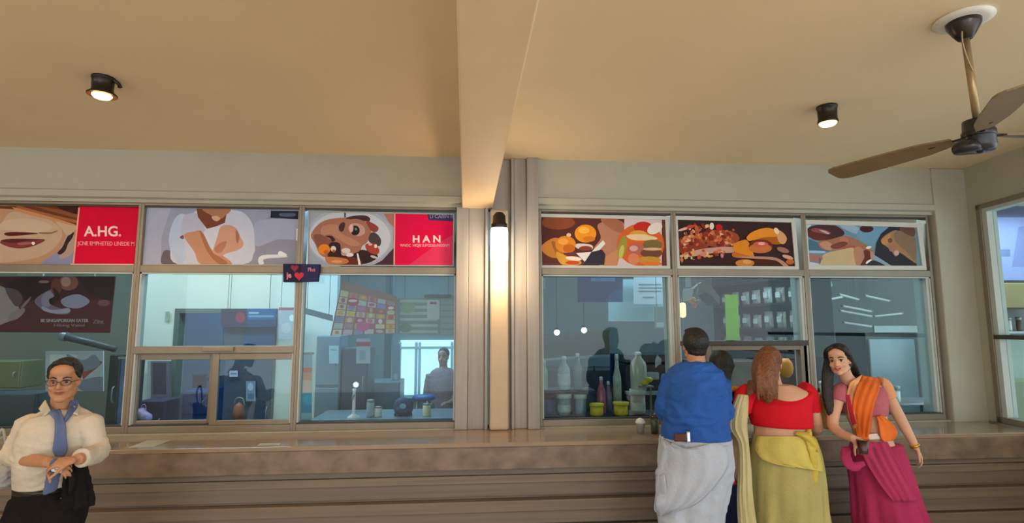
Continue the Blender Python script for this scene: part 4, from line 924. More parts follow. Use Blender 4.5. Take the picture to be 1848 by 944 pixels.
for li in (0, 1, 2):
    for k in range(7):
        h = rc.choice(pc); z = lv[li]+.0205; s0 = .10+k*(Ls-.2)/7; wd = (Ls-.2)/7*.68; ht = rc.uniform(.15, .19)*(1 if li else .8)
        c = sp_(s0+wd/2, .08, z); t = thing('snack_packet', pw[h]+' snack packet, '+ordn[k]+' from the left on the '+rn[li]+' shelf', 'packet', c, 'snack packets on the black shelving')
        bm = B(); a0 = c-sd*wd/2; n = 6; fr, bk = [], []
        for i in range(n+1):
            for sgn, lst in ((-1, fr), (1, bk)):
                lst.append([bm.verts.new(a0+sd*wd*j/4+sn*sgn*(.003+.028*sin(pi*i/n)*sin(pi*j/4))+V((0, 0, ht*i/n))) for j in range(5)])
        for l_ in (fr, bk):
            for i in range(n):
                for j in range(4): bm.faces.new((l_[i][j], l_[i][j+1], l_[i+1][j+1], l_[i+1][j]))
        for i in range(n): bm.faces.new((fr[i][0], fr[i+1][0], bk[i+1][0], bk[i][0])); bm.faces.new((fr[i][4], bk[i][4], bk[i+1][4], fr[i+1][4]))
        for j in range(4): bm.faces.new((fr[0][j], bk[0][j], bk[0][j+1], fr[0][j+1])); bm.faces.new((fr[n][j], fr[n][j+1], bk[n][j+1], bk[n][j]))
        obj('bag_body', bm, mat('packet_'+h, '#'+h, rough=.35, var=.3, scale=22), t, smooth=True)
        bm = B(); hexa(bm, [a0+sd*wd*.25-sn*.034+V((0, 0, ht*.35)), a0+sd*wd*.75-sn*.034+V((0, 0, ht*.35)), a0+sd*wd*.75-sn*.034+V((0, 0, ht*.7)), a0+sd*wd*.25-sn*.034+V((0, 0, ht*.7))], sn*.02)
        obj('printed_label', bm, mat('packet_label', '#c4c0bc', rough=.4, var=.3, scale=40), t)
# grey hood and wall lamp reflection, built as a glowing capsule, at the left of that pane
bm = B(); t = thing('range_hood', 'grey gabled range hood at the left of the fifth pane', 'hood', q(1250, 545, 5.6))
ho = [(1228, 545), (1232, 524), (1245, 513), (1262, 520), (1276, 538), (1276, 552), (1262, 536), (1250, 530), (1240, 536)]
hexa_n(bm, [q(a, b, 5.8) for a, b in ho], .3); obj('hood_shell', bm, mat('warm_grey_hood', '#777268', rough=.5), t); obj('chimney', pbox(B(), 1246, 440, 1258, 518, 5.6, .15), mat('warm_grey_hood', '#777268'), t)
c = q(1232, 560, 5.3); t = thing('lamp_reflection', 'small orange glowing capsule as wall-lamp reflection above the blue-shirted man', 'lamp', c); bm = B(); r = wpx(6, 1232, 5.3); lathe(bm, [(0, -.075), (r*.8, -.065), (r, -.045), (r, .05), (r*.8, .07), (0, .075)], 18, c); obj('lamp_shade', bm, lampglow('orange_glow', '#ffc58a', 2.2), t, smooth=True)
obj('cord', tube(B(), [c+V((0, 0, .07)), c+V((0, 0, .9))], [.004, .004], 6, 0), blk, t)
t = thing('flower_bunch', 'orange and pink flower bunch hanging by the range hood', 'flowers', q(1258, 560, 5.4))
for k in range(7):
    c = q(1250+rc.uniform(-4, 12), 546+rc.uniform(-8, 10), 5.4+rc.uniform(-.03, .03)); bm = B()
    for j in range(5): a = j*2*pi/5; ball(bm, c+V((cos(a)*.014, -.004, sin(a)*.014)), (.012, .007, .012), u=8, v=6)
    ball(bm, c-V((0, .01, 0)), .007, u=8, v=6); obj('blossom', bm, mat('blossom_%d' % (k % 2), ('#c98a5a', '#a8707c')[k % 2]), t, smooth=True)
obj('stem', tube(B(), [q(1256, 552, 5.43), q(1258, 530, 5.45), q(1260, 500, 5.5), V((q(1260, 500, 5.5).x, 5.5, ZC))], [.004]*4, 6, 3), mat('stem_green', '#4a5c40'), t)
cabinet('steel_unit', 'steel kitchen unit behind the open hatch', 'kitchen unit', 1262, 652, 1390, 900, 5.9, .5, mat('warm_steel', '#6f6a62', rough=.4, metal=.3, var=.15), ((0, .45), (.46, 1)))
cabinet('display_case', 'dark brown display case at the right of the open hatch', 'display case', 1394, 650, 1462, 900, 5.9, .5, mat('dark_brown_case', '#453a34', rough=.4, var=.25), ((0, .45), (.46, 1)))
c = q(1418, 664, 5.15); t = thing('paper_lantern', 'orange paper lantern beyond the ponytailed woman', 'lantern', c); bm = B(); lathe(bm, [(0, -.09), (.03, -.09), (.06, -.05), (.068, 0), (.06, .05), (.03, .09), (0, .09)], 20, c); obj('lantern_body', bm, mat('orange_paper', '#c98a34', rough=.6), t, smooth=True); obj('cord', tube(B(), [c+V((0, 0, .085)), c+V((0, 0, .7))], [.003, .003], 6, 0), blk, t)

# sixth pane: glass reflections built as glowing tubes, lit fridge
L6 = [((110, 410), (210, 392)), ((200, 380), (280, 402)), ((310, 386), (410, 408)), ((215, 430), (335, 453)), ((205, 450), (350, 476)), ((350, 474), (465, 462)), ((220, 500), (355, 520)), ((360, 560), (520, 546)), ((300, 594), (384, 586))]
w9 = ['topmost left', 'top centre-left', 'top right', 'second row', 'third row left', 'third row right', 'fourth row', 'long fifth row', 'lowest']
stp = lampglow('reflection_streak_glow', '#aebcc2', .5)
for k, (a, b) in enumerate(L6):
    Yk = 6.0+.12*k; A, Bp = q(1430+a[0]/2.359, 370+a[1]/2.359, Yk), q(1430+b[0]/2.359, 370+b[1]/2.359, Yk+.15)
    t = thing('reflection_streak', w9[k]+' of the thin white reflection streaks built as glowing tubes in the sixth pane', 'lamp', (A+Bp)/2, 'thin reflection streaks')
    obj('tube', tube(B(), [A, Bp], [.012, .012], 10, 0), stp, t, smooth=True); e = (Bp-A).normalized()*.02
    obj('end_cap', tube(B(), [A-e, A], [.015, .015], 10, 0), grey, t); obj('end_cap', tube(B(), [Bp, Bp+e], [.015, .015], 10, 0), grey, t); mm = (A+Bp)/2; obj('hanging_wire', tube(B(), [mm, V((mm.x, mm.y, ZC))], [.0015, .0015], 5, 0), grey, t)
board('light_panel', 'bright cyan reflection painted on a corner panel high at the left of the sixth pane', 'panel', 1467, 507, 1503, 545, 6.8, '5f7076', [('9fdcea', [(1468, 508), (1500, 508), (1503, 515), (1490, 530), (1472, 544)], False)])  # the cyan patch is a glass reflection put in as panel colour
wf6 = thing('display_fridge', 'pale blue glass-fronted display fridge behind the woman in the pink sari', 'fridge', q(1620, 740, 5.7))
obj('body', pbox(B(), 1572, 600, 1668, 900, 5.8, .5), mat('fridge_dark_body', '#3c484c', rough=.4), wf6, bevel=.01); dd = obj('door', pbox(B(), 1578, 612, 1662, 880, 5.77, .025), mat('pale_blue_door', '#7f9ea8', rough=.25, var=.15, scale=2), wf6, bevel=.01)
obj('handle', tube(B(), [q(1585, 680, 5.74), q(1585, 730, 5.74)], [.01, .01], 8, 0), grey, dd, smooth=True); obj('header', pbox(B(), 1578, 588, 1666, 600, 5.75, .03), mat('fridge_header', '#9fb2b4', rough=.4), wf6)
cabinet('cabinet', 'tall charcoal cabinet left of the pale blue display fridge', 'cabinet', 1500, 640, 1568, 900, 6.4, .4, mat('charcoal_cabinet', '#3d484c', rough=.4, var=.12), ((0, .5), (.5, 1)))
c = q(1487, 726, 5.0); 
bottle('jar', 'small yellow jar inside the glass left of the pink sari woman', 'jar', 1487, 712, 688, 14, 5.0, mat('amber_jar', '#c9a850', rough=.3), wc, 'tub')
t = thing('window_shelf', 'narrow steel shelf inside the sixth pane', 'shelf', q(1560, 712, 5.0)); obj('shelf_plate', pbox(B(), 1466, 712, 1500, 716, 4.92, .16), grey, t); obj('bracket', pbox(B(), 1476, 716, 1479, 748, 5.0, .05), grey, t); obj('bracket', pbox(B(), 1492, 716, 1495, 748, 5.0, .05), grey, t)
bottle('cup', 'white cup inside the sixth pane beside the sari woman\'s shoulder', 'cup', 1616, 727, 696, 20, 5.25, whp, grey, 'tub')
t = thing('prep_table', 'grey prep table inside the sixth pane', 'table', q(1640, 745, 5.2)); obj('table_top', pbox(B(), 1575, 727, 1720, 731, 5.15, .4), grey, t)
for xx in (1580, 1706): obj('leg', pbox(B(), xx, 731, xx+4, 1000, 5.2, .03), grey, t)

# behind the right wall window
board('wall_panel', 'tall beige panel at the left of the side window', 'panel', 1738, 370, 1794, 508, 5.4, 'a09b8a', d=.06)
s = board('light_panel', 'lilac-blue lit panel high in the side window', 'panel', 1790, 372, 1900, 506, 5.5, '7680a6', [R_('5d6686', 1797, 450, 1823, 463), R_('565a74', 1785, 330, 1900, 392), ('656d92', [(1838, 410), (1900, 400), (1900, 480), (1826, 482)], False)], d=.05)
cabinet('wall_cabinet', 'olive-brown wall cabinet in the side window', 'cabinet', 1768, 510, 1900, 556, 5.2, .3, mat('olive_brown', '#77703f', rough=.5))
t = thing('menu_display', 'dark backlit rack of cups under the olive cabinet in the side window', 'rack', q(1800, 600, 5.3)); obj('back_panel', pbox(B(), 1758, 500, 1900, 602, 5.55, .04), mat('dark_grey_rack', '#454a48', rough=.4, var=.2), t); obj('shelf', pbox(B(), 1762, 598, 1900, 602, 5.25, .3), grey, t); obj('light_strip', pbox(B(), 1778, 557, 1802, 562, 5.25, .03), lampglow('reflection_streak_glow2', '#cfe0dc', .8), t)
for k, xx in enumerate((1808, 1822, 1840)): bottle('cup', ('left', 'middle', 'right')[k]+' cup on the rack in the side window', 'cup', xx, 597.5, 572, 11, 5.35, (mat('brown_cup', '#5c5148', rough=.4), whp, mat('brown_cup', '#5c5148'))[k], grey, 'tub', 'cups in the side window')
board('frosted_screen', 'mint frosted screen in the lower half of the side window', 'screen', 1762, 612, 1910, 800, 5.3, '8fa29a', [('a4b8ae', [(1780, 625), (1800, 620), (1802, 660), (1784, 662)], True)], d=.02)
cabinet('bin_unit', 'sage green cupboard low in the side window', 'cupboard', 1772, 688, 1900, 830, 5.0, .25, mat('sage_green', '#6d7a60', rough=.5))

# ---------------------------------------------------------------- things on the counter
c = q(1156, 775, 4.25); c.z = ZTOP
t = thing('paper_cup', 'small white lidded cup on the counter beside the blue-shirted man', 'cup', c); bm = B(); lathe(bm, [(0, 0), (.024, 0), (.034, .07), (.036, .075), (0, .075)], 22); obj('cup_body', bm, mat('grey_paper_cup', '#a09a94', rough=.5), t, smooth=True, world=False)
bm = B(); lathe(bm, [(0, .075), (.038, .074), (.038, .082), (.03, .1), (.012, .112), (0, .114)], 22); obj('cup_lid', bm, mat('white_lid', '#d8d8d8', rough=.4), t, smooth=True, world=False)
c = V((q(1182, 775, 4.22).x, 4.22, ZTOP)); t = thing('glass_tumbler', 'clear tumbler on the counter next to the lidded cup', 'glass', c); bm = B(); lathe(bm, [(0, 0), (.03, 0), (.036, .15), (.033, .15), (.028, .01), (0, .01)], 22); obj('tumbler_body', bm, cl, t, smooth=True, world=False)
bm = B(); lathe(bm, [(0, .011), (.0275, .011), (.031, .1), (0, .1)], 22); obj('drink', bm, mat('brown_drink', '#8a7866', rough=.2), t, smooth=True, world=False)
for (x0, x1, dy, lab) in ((246, 290, 0, 'larger pale window reflection laid on the counter before the sliding hatch'), (474, 512, .03, 'narrow pale window reflection on the counter near the second mullion')):  # window reflections on the polished top, laid in as thin pale sheets
    a, b = q(x0, 795, 4.16), q(x1, 795, 4.16); y0, y1 = (4.07, 4.3) if dy == 0 else (4.05, 4.12)
    t = thing('window_reflection', lab, 'paper', ((a.x+b.x)/2, 4.15, ZTOP), 'reflections on the counter'); obj('sheet', box(B(), (a.x, y0, ZTOP+.0005), (b.x, y1, ZTOP+.002)), mat('pale_reflection', '#b5ac9c', rough=.5), t); obj('reflection_line', box(B(), (a.x+.02, y0+.02, ZTOP+.0021), (b.x-.02, y0+.03, ZTOP+.0025)), mat('reflection_line_tone', '#9a917f'), t)
# ================================================================ PEOPLE
def fmat(name, col, **k):
    k.setdefault('rough', .8); k.setdefault('var', .07); k.setdefault('bump', .25); k.setdefault('bscale', 60); k.setdefault('spec', .2)
    return mat(name, col, **k)
skin_a = mat('skin_warm_brown', '#b98562', rough=.5, var=.05, scale=9); skin_b = mat('skin_light_tan', '#cf9f80', rough=.5, var=.05, scale=9); skin_c = mat('skin_medium', '#c08f72', rough=.5, var=.05, scale=9)
hair_k = mat('black_hair', '#15110f', rough=.4, var=.4, scale=30, stretch=(4, 4, .5), bump=.5, bscale=60)
hair_b = mat('brown_hair', '#7a4a28', rough=.4, var=.35, scale=22, stretch=(4, 4, .5), bump=.5, bscale=60)
eyew = mat('eye_white', '#c4b8ac', rough=.5, spec=.2); eyek = mat('dark_iris', '#1a100c', rough=.15); lipm = mat('lip_rose', '#9c5c4a', rough=.4); lipr = mat('lip_red', '#b04a48', rough=.35)

def headM(c, yaw, pitch=0, roll=0):     # yaw 0 faces the camera side (-Y); local X = right of image, local -Y = front
    return Matrix.Translation(V(c)) @ Matrix.Rotation(yaw, 4, 'Z') @ Matrix.Rotation(pitch, 4, 'X') @ Matrix.Rotation(roll, 4, 'Y')
def head_volumes(bm, M_, s, female=False):
    def e(c, r): 
        ball(bm, M_ @ (V(c)*s), tuple(x*s for x in r), M_.to_3x3(), 20, 14)
    def cp(a, b, ra, rb): capsule(bm, M_ @ (V(a)*s), M_ @ (V(b)*s), ra*s, rb*s)
    e((0, .012, .035), (.074, .092, .082)); e((0, -.022, -.025), (.061, .068, .082)); e((0, -.02, -.065), (.05, .058, .045))
    e((0, -.058, -.092), (.024, .022, .02)); e((0, -.05, .055), (.058, .045, .04))
    cp((0, -.088, .004), (0, -.108, -.028), .0075, .0115); e((-.011, -.098, -.033), (.008, .009, .007)); e((.011, -.098, -.033), (.008, .009, .007))
    for x in (-1, 1):
        e((x*.036, -.062, -.03), (.024, .022, .022)); cp((x*.012, -.083, .021), (x*.046, -.07, .02), .009, .007)
        e((x*.073, .008, -.008), (.008, .018, .03)); cp((x*.05, .0, -.06), (x*.03, -.045, -.085), .02, .016)
    e((0, -.082, -.056), (.024, .014, .013))
def face_parts(M_, s, par, iris=True, lip=lipm, brow=hair_k, glasses=False, smile=0, look=0):
    P = lambda *c: M_ @ (V(c)*s)
    for x in (-1, 1):
        bm = B(); ball(bm, P(x*.031, -.070, .001), .0135*s, u=16, v=10); o = obj('eye', bm, eyew, par, smooth=True)
        bm = B(); ball(bm, P(x*.031+look, -.0795, .0), (.0078*s, .0050*s, .0078*s), M_.to_3x3()); obj('iris', bm, eyek, o, smooth=True)
        bm = B(); tube(bm, [P(x*.016, -.0845, .008), P(x*.031, -.086, .0105), P(x*.046, -.077, .005)], [.002*s, .0028*s, .0015*s], 8, 3); obj('eyelid', bm, brow, par, smooth=True)
        bm = B(); tube(bm, [P(x*.014, -.092, .022), P(x*.032, -.087, .029), P(x*.053, -.07, .022)], [.003*s, .004*s, .0018*s], 8, 3); obj('eyebrow', bm, brow, par, smooth=True)
    bm = B(); k = smile
    tube(bm, [P(-.024-k*.4, -.083+k*.3, -.057+k), P(-.01, -.0945, -.0545), P(0, -.0955, -.056), P(.01, -.0945, -.0545), P(.024+k*.4, -.083+k*.3, -.057+k)], [.0015*s, .004*s, .0035*s, .004*s, .0015*s], 8, 4)
    tube(bm, [P(-.022-k*.4, -.083+k*.3, -.059+k), P(-.008, -.0935, -.0645), P(.008, -.0935, -.0645), P(.022+k*.4, -.083+k*.3, -.059+k)], [.0015*s, .0052*s, .0052*s, .0015*s], 8, 4)
    obj('lips', bm, lip, par, smooth=True)
    if smile:
        bm = B(); tube(bm, [P(-.016, -.094, -.0575+k*.6), P(0, -.0985, -.0595), P(.016, -.094, -.0575+k*.6)], [.001*s, .0024*s, .001*s], 8, 3); obj('teeth', bm, eyew, par, smooth=True)
    if glasses:
        bm = B()
        for x in (-1, 1):
            ring = [P(x*.033+cos(a)*.025, -.100, -.001+sin(a)*.017) for a in [2*pi*j/20 for j in range(21)]]
            tube(bm, ring, [.0016*s]*21, 6, 0); tube(bm, [P(x*.058, -.098, .004), P(x*.078, -.05, .004), P(x*.079, .01, .0)], [.002*s]*3, 6, 0)
        tube(bm, [P(-.009, -.102, .003), P(.009, -.102, .003)], [.002*s]*2, 6, 0)
        g = obj('glasses', bm, mat('dark_glasses_frame', '#2c1e18', rough=.3), par, smooth=True)
        for x in (-1, 1):
            bm = B(); hexa_n(bm, [P(x*.033+cos(a)*.0235, -.1, -.001+sin(a)*.0155) for a in [2*pi*j/18 for j in range(18)]], .001); obj('lens', bm, glass('lens_glass', '#f4f0ec', .8), g)
def hand(bm, w, d, up, s=1.0, curl=.5, side=1, spread=.12):
    """w wrist, d direction of the palm, up = back of the hand, side=+1 puts the thumb at cross(d, up)"""
    d = V(d).normalized(); up = (V(up)-d*V(up).dot(d)).normalized(); x = d.cross(up)*side; w = V(w)
    R3 = Matrix((x, d, up)).transposed()
    ball(bm, w+d*.045*s, (.040*s, .050*s, .0155*s), R3); ball(bm, w+d*.07*s, (.039*s, .024*s, .0135*s), R3); ball(bm, w+d*.012*s, (.027*s, .03*s, .019*s), R3)
    for i, (o, L_, r) in enumerate(((.029, .070, .0088), (.010, .079, .0092), (-.010, .073, .0088), (-.028, .058, .0078))):
        p = w + d*(.082-.006*abs(i-1))*s + x*o*s; a = 0; dd = (d + x*(1.3-i)*spread*.5).normalized(); rr_ = r*s
        for j, f in enumerate((.42, .33, .25)):
            a += curl*(.75+.25*j+.08*i)
            di = (dd*cos(a) - up*sin(a)).normalized(); q2 = p+di*L_*f*s
            capsule(bm, p, q2, rr_, rr_*.9, 8); p = q2; rr_ *= .9
    p = w+d*.025*s+x*.026*s; dt = (d*.6+x*.75-up*.25).normalized()
    for f, r, cu_ in ((.034, .0125, 0), (.03, .0105, .3), (.024, .009, .35)):
        dt = (dt*cos(cu_*curl)+(d-up*.6).normalized()*sin(cu_*curl)).normalized(); q2 = p+dt*f*s; capsule(bm, p, q2, r*s, r*.9*s, 8); p = q2
def ring(xl, xr, py, Y, ry, yaw=None, fold=0, dz=None):
    c = q((xl+xr)/2, py, Y); d = ray((xl+xr)/2, 600); a = -math.atan2(d.x, d.y) if yaw is None else yaw
    rx = wpx(abs(xr-xl)/2, (xl+xr)/2, Y)
    return (c, rx, ry, a, fold, dz)
def foot(bm, a, d, s=1.0):
    d = V(d).normalized(); a = V(a); ball(bm, a+d*.06+V((0, 0, -.045)), (.042*s, .12*s, .034*s), Matrix.Rotation(math.atan2(-d.x, d.y), 3, 'Z')); ball(bm, a+V((0, 0, -.035)), (.035*s, .04*s, .045*s))
def shoes(par, A, d, m):
    for a in A:
        d_ = V(d).normalized(); bm = B(); c = V((a.x, a.y, 0)); Rz = Matrix.Rotation(math.atan2(-d_.x, d_.y), 3, 'Z')
        ball(bm, c+d_*.06+V((0, 0, .045)), (.05, .145, .04), Rz); ball(bm, c-d_*.02+V((0, 0, .06)), (.045, .06, .05), Rz); o = fuse('shoe', bm, m, par, voxel=.008)
        for v in o.data.vertices: v.co.z = max(v.co.z, .004)

# ---- man in the cream shirt ------------------------------------------------
Ym = 3.35
P1 = thing('person', 'man in a cream shirt, loose blue tie and dark trousers leaning on the counter', 'person', V((q(105, 900, Ym).x, Ym, 0)))
def m1(px, py, dy=0): return q(px, py, Ym+dy)
bm = B(); hc = m1(116, 686, -.06); s1 = .93; HM = headM(hc, math.radians(20), math.radians(4), 0); head_volumes(bm, HM, s1)
for x_ in (-1, 1): ball(bm, HM @ V((x_*.036, -.012, -.052)), (.026, .045, .045), HM.to_3x3())
ball(bm, HM @ V((0, -.05, -.09)), (.034, .03, .024), HM.to_3x3())
tube(bm, [m1(113, 700, -.01), m1(112, 728, .02), m1(110, 752, .03)], [.052, .053, .065], 16, 3)
tors = [ring(30, 148, 905, Ym+.04, .115), ring(32, 146, 870, Ym+.03, .118), ring(32, 162, 825, Ym, .125), ring(36, 176, 785, Ym-.01, .125), ring(52, 168, 757, Ym, .10), ring(84, 142, 738, Ym+.01, .07)]
loft(bm, tors, 32, 3)
shL, elL, wrL = m1(52, 772, 0), m1(20, 820, -.02), m1(88, 834, -.24)
shR, elR, wrR = m1(162, 772, 0), m1(178, 816, -.03), m1(139, 829, -.24)
tube(bm, [shL, elL, wrL], [.05, .042, .028], 14, 5); tube(bm, [shR, elR, wrR], [.05, .042, .028], 14, 5)
hand(bm, wrL, (1, -.05, -.3), (0, -.6, .8), .92, .5, 1); hand(bm, wrR+V((0, -.03, 0)), (-1, -.15, -.1), (0, -.55, .85), .92, .5, -1)
hipL, hipR = m1(62, 900, .03), m1(118, 900, .03); anL, anR = V((hipL.x-.06, Ym-.12, .09)), V((hipR.x+.08, Ym-.1, .09))
for h_, a_ in ((hipL, anL), (hipR, anR)): tube(bm, [h_, h_.lerp(a_, .5)+V((0, -.04, 0)), a_], [.085, .055, .038], 14, 4); foot(bm, a_, (0, -1, 0))
body1 = fuse('body', bm, skin_a, P1, .006, 3)
face_parts(HM, s1, P1, glasses=True, brow=hair_k)
Ph = lambda *c: HM @ (V(c)*s1)
bm = B(); ball(bm, Ph(0, .028, .050), (.079*s1, .090*s1, .08*s1), HM.to_3x3(), 24, 16); ball(bm, Ph(-.05, .01, .055), (.032, .05, .045), HM.to_3x3()); ball(bm, Ph(.05, .01, .055), (.032, .05, .045), HM.to_3x3())
tube(bm, [Ph(-.05, -.03, .098), Ph(0, -.036, .112), Ph(.05, -.03, .098)], [.012, .016, .012], 10, 3)
for x in (-1, 1): capsule(bm, Ph(x*.074, -.01, .03), Ph(x*.075, .0, .01), .009, .005)
hr = fuse('hair', bm, hair_k, P1, .005, 2, disp=.002, dscale=60)
cream = fmat('cream_shirt_cotton', '#cdc3b2'); 
bm = B(); loft(bm, [(r[0], r[1]+.012, r[2]+.016, r[3], 0, None) for r in [ring(35, 144, 889, Ym+.04, .10)]+tors[1:5]]+[(tors[5][0]-V((0, 0, .004)), tors[5][1]+.012, tors[5][2]+.012, tors[5][3], 0, None)], 36, 4)
for a, b, c in ((shL, elL, wrL), (shR, elR, wrR)):
    e = b.lerp(c, .42 if c is wrL else .85); tube(bm, [a+V((0, 0, .0)), a.lerp(b, .5)+V((0, 0, 0)), b, e], [.064, .055, .049, .044], 16, 5)
for s_ in (shL, shR): ball(bm, s_+V((0, 0, .006)), .068)
shirt = fuse('shirt', bm, cream, P1, .007, 7, disp=.006, dscale=13)
bm = B(); e = elL.lerp(wrL, .42); tube(bm, [e-(wrL-elL).normalized()*.03, e+(wrL-elL).normalized()*.012], [.06, .058], 18, 0); ee = elR.lerp(wrR, .85); tube(bm, [ee-(wrR-elR).normalized()*.03, ee+(wrR-elR).normalized()*.01], [.058, .055], 18, 0); bm.free()
BV = bvh_of(shirt, body1)
bm = B(); loft(bm, [ring(27, 151, 880, Ym+.035, .138), ring(27, 151, 900, Ym+.04, .138), ring(26, 152, 935, Ym+.04, .13)], 32, 3)
for h_, a_ in ((hipL, anL), (hipR, anR)): tube(bm, [h_+V((0, 0, -.02)), h_.lerp(a_, .5)+V((0, -.04, 0)), a_+V((0, 0, -.03))], [.112, .095, .075], 18, 5)
fuse('trousers', bm, fmat('black_trousers', '#15110f'), P1, .009, 4, disp=.004, dscale=9); shoes(P1, (anL, anR), (0, -1, 0), mat('black_shoe', '#141210', rough=.3))
bm = B(); loft(bm, [ring(25, 153, 874, Ym+.035, .143), ring(25, 153, 883, Ym+.035, .143)], 36, 1); obj('belt', bm, mat('black_belt', '#0e0c0b', rough=.4), P1, smooth=True)
pass
tie = fmat('slate_blue_tie', '#5d6b90', var=.12); 
drape('tie', [((96, 742), (108, 738)), ((99, 765), (118, 765)), ((98, 790), (120, 790)), ((95, 812), (122, 812)), ((100, 824), (116, 824))], BV, tie, P1, .012, .006, Ym, fold=.004, freq=1)
drape('collar_band', [((79, 732), (88, 728)), ((86, 744), (98, 740)), ((97, 756), (104, 752))], BV, mat('blue_collar', '#6a7aa0', rough=.7), P1, .012, .006, Ym)
drape('collar_band', [((128, 724), (140, 722)), ((122, 740), (138, 738)), ((112, 768), (118, 762))], BV, tie, P1, .013, .006, Ym)
drape('collar', [((70, 738), (82, 722)), ((80, 750), (92, 742))], BV, cream, P1, .018, .006, Ym)
drape('collar', [((136, 722), (146, 736)), ((130, 746), (140, 750))], BV, cream, P1, .018, .006, Ym)
bm = B(); z = m1(98, 838, -.27); tube(bm, [m1(106, 828, -.26), m1(98, 850, -.25), m1(90, 888, -.22)], [.035, .036, .034], 12, 5, flat=.3); fuse('tie_tail', bm, tie, P1, .006, 3, disp=.003, dscale=14)
# things held and worn
cpx = m1(104, 850, -.30); t = thing('phone', 'small white card case held at the waist of the man in the cream shirt', 'card', cpx)
bm = B(); hexa(bm, [m1(92, 842, -.3), m1(112, 846, -.3), m1(108, 854, -.3), m1(92, 851, -.3)], (0, .012, 0)); obj('case_body', bm, mat('white_card', '#ddd8d0', rough=.3), t, bevel=.003); t.name = 'card_case'
obj('case_clip', hexa(B(), [m1(98, 846, -.304), m1(104, 847, -.304), m1(103, 850, -.304), m1(98, 849, -.304)], (0, .003, 0)), grey, t)
t = thing('jacket', 'black jacket draped over the arm of the man in the cream shirt', 'jacket', m1(140, 870, -.12)); bm = B()
loft(bm, [(m1(138, 838, -.12), .045, .025, .4, .004), (m1(138, 862, -.11), .055, .03, .4, .006), (m1(139, 890, -.10), .065, .03, .4, .008), (m1(137, 916, -.10), .075, .028, .4, .01)], 36, 5); fuse('jacket_body', bm, fmat('black_jacket', '#120f10'), t, .007, 3, disp=.004, dscale=10)
bm = B(); tube(bm, [m1(124, 838, -.16), m1(130, 862, -.17), m1(128, 890, -.16)], [.016, .018, .012], 10, 4, flat=.35); obj('lapel', bm, fmat('black_jacket_lapel', '#1c1819'), t, smooth=True)
t = thing('cloth_bag', 'crumpled pale grey cloth bag at the left edge beside the man', 'bag', m1(6, 880, .1)); bm = B()
for k in range(7): ball(bm, m1(6+rc.uniform(-10, 8), 850+rc.uniform(-16, 22), .1+rc.uniform(-.02, .02)), rc.uniform(.025, .045))
fuse('bag_body', bm, fmat('pale_grey_cloth', '#aaa9a6'), t, .007, 3, disp=.01, dscale=26); obj('strap', tube(B(), [m1(2, 840, .1), m1(-4, 800, .1), m1(6, 775, .09), m1(14, 838, .1)], [.007]*4, 8, 5), fmat('pale_grey_cloth', '#aaa9a6'), t, smooth=True)

# ---- man in the blue shirt, from behind -------------------------------------
Yb = 3.5
P2 = thing('person', 'man in a royal blue shirt and white draped trousers seen from behind', 'person', V((q(1250, 900, Yb).x, Yb, 0)))
def m2(px, py, dy=0): return q(px, py, Yb+dy)
bm = B(); s2 = .97; hc = m2(1254, 625, .06); HM = headM(hc, math.radians(172), math.radians(-8)); head_volumes(bm, HM, s2)
tube(bm, [m2(1256, 640, .03), m2(1257, 662, .02), m2(1256, 680, .02)], [.056, .06, .07], 16, 3)
tors = [ring(1196, 1313, 800, Yb+.0, .135), ring(1200, 1311, 770, Yb, .13), ring(1202, 1308, 735, Yb-.01, .13), ring(1202, 1306, 700, Yb, .125), ring(1208, 1300, 672, Yb+.02, .10), ring(1232, 1280, 655, Yb+.02, .07)]
loft(bm, tors, 32, 3)
sL, eL, wL = m2(1216, 684, .03), m2(1200, 740, .10), m2(1205, 742, .40)
sR, eR, wR = m2(1296, 690, .02), m2(1303, 750, .05), m2(1256, 752, .22)
for a, b, c in ((sL, eL, wL), (sR, eR, wR)): tube(bm, [a, b, c], [.05, .042, .028], 14, 5)
hand(bm, wL, (.2, 1, -.1), (0, 0, 1), .95, .4, -1); hand(bm, wR, (-1, .3, -.1), (0, 0, 1), .95, .4, 1)
hL, hR = m2(1220, 800), m2(1282, 800); aL, aR = V((hL.x-.03, Yb-.03, .09)), V((hR.x-.05, Yb+.06, .09))
for h_, a_ in ((hL, aL), (hR, aR)): tube(bm, [h_+V((0, 0, -.05)), h_.lerp(a_, .5)+V((0, .02, 0)), a_], [.07, .055, .038], 14, 4); foot(bm, a_, (0, 1, 0))
body2 = fuse('body', bm, skin_a, P2, .006, 3)
Ph = lambda *c: HM @ (V(c)*s2)
bm = B(); ball(bm, Ph(0, .024, .04), (.083*s2, .098*s2, .09*s2), HM.to_3x3(), 24, 16); ball(bm, Ph(0, .05, -.01), (.062, .058, .06), HM.to_3x3()); tube(bm, [Ph(-.05, -.05, .09), Ph(0, -.06, .1), Ph(.05, -.05, .09)], [.015, .02, .015], 10, 3)
fuse('hair', bm, hair_k, P2, .005, 2, disp=.002, dscale=60); face_parts(HM, s2, P2)
blue = fmat('royal_blue_cotton', '#2c5aa8', var=.12)
bm = B(); loft(bm, [(r[0], r[1]+.010, r[2]+.016, r[3], 0, None) for r in tors[0:5]]+[(tors[5][0]-V((0, 0, .002)), tors[5][1]+.014, tors[5][2]+.018, tors[5][3], 0, None)], 36, 4)
tube(bm, [m2(1256, 668, .02), m2(1256, 655, .025)], [.074, .07], 20, 0)
for a, b, c in ((sL, eL, wL), (sR, eR, wR)): tube(bm, [a+V((0, 0, .008)), a.lerp(b, .5), b, b.lerp(c, .8)], [.07, .068, .06, .046], 16, 5)
loft(bm, [ring(1194, 1315, 795, Yb, .15), ring(1197, 1312, 765, Yb, .145)], 30, 2)
sh2 = fuse('shirt', bm, blue, P2, .007, 4, disp=.010, dscale=11)
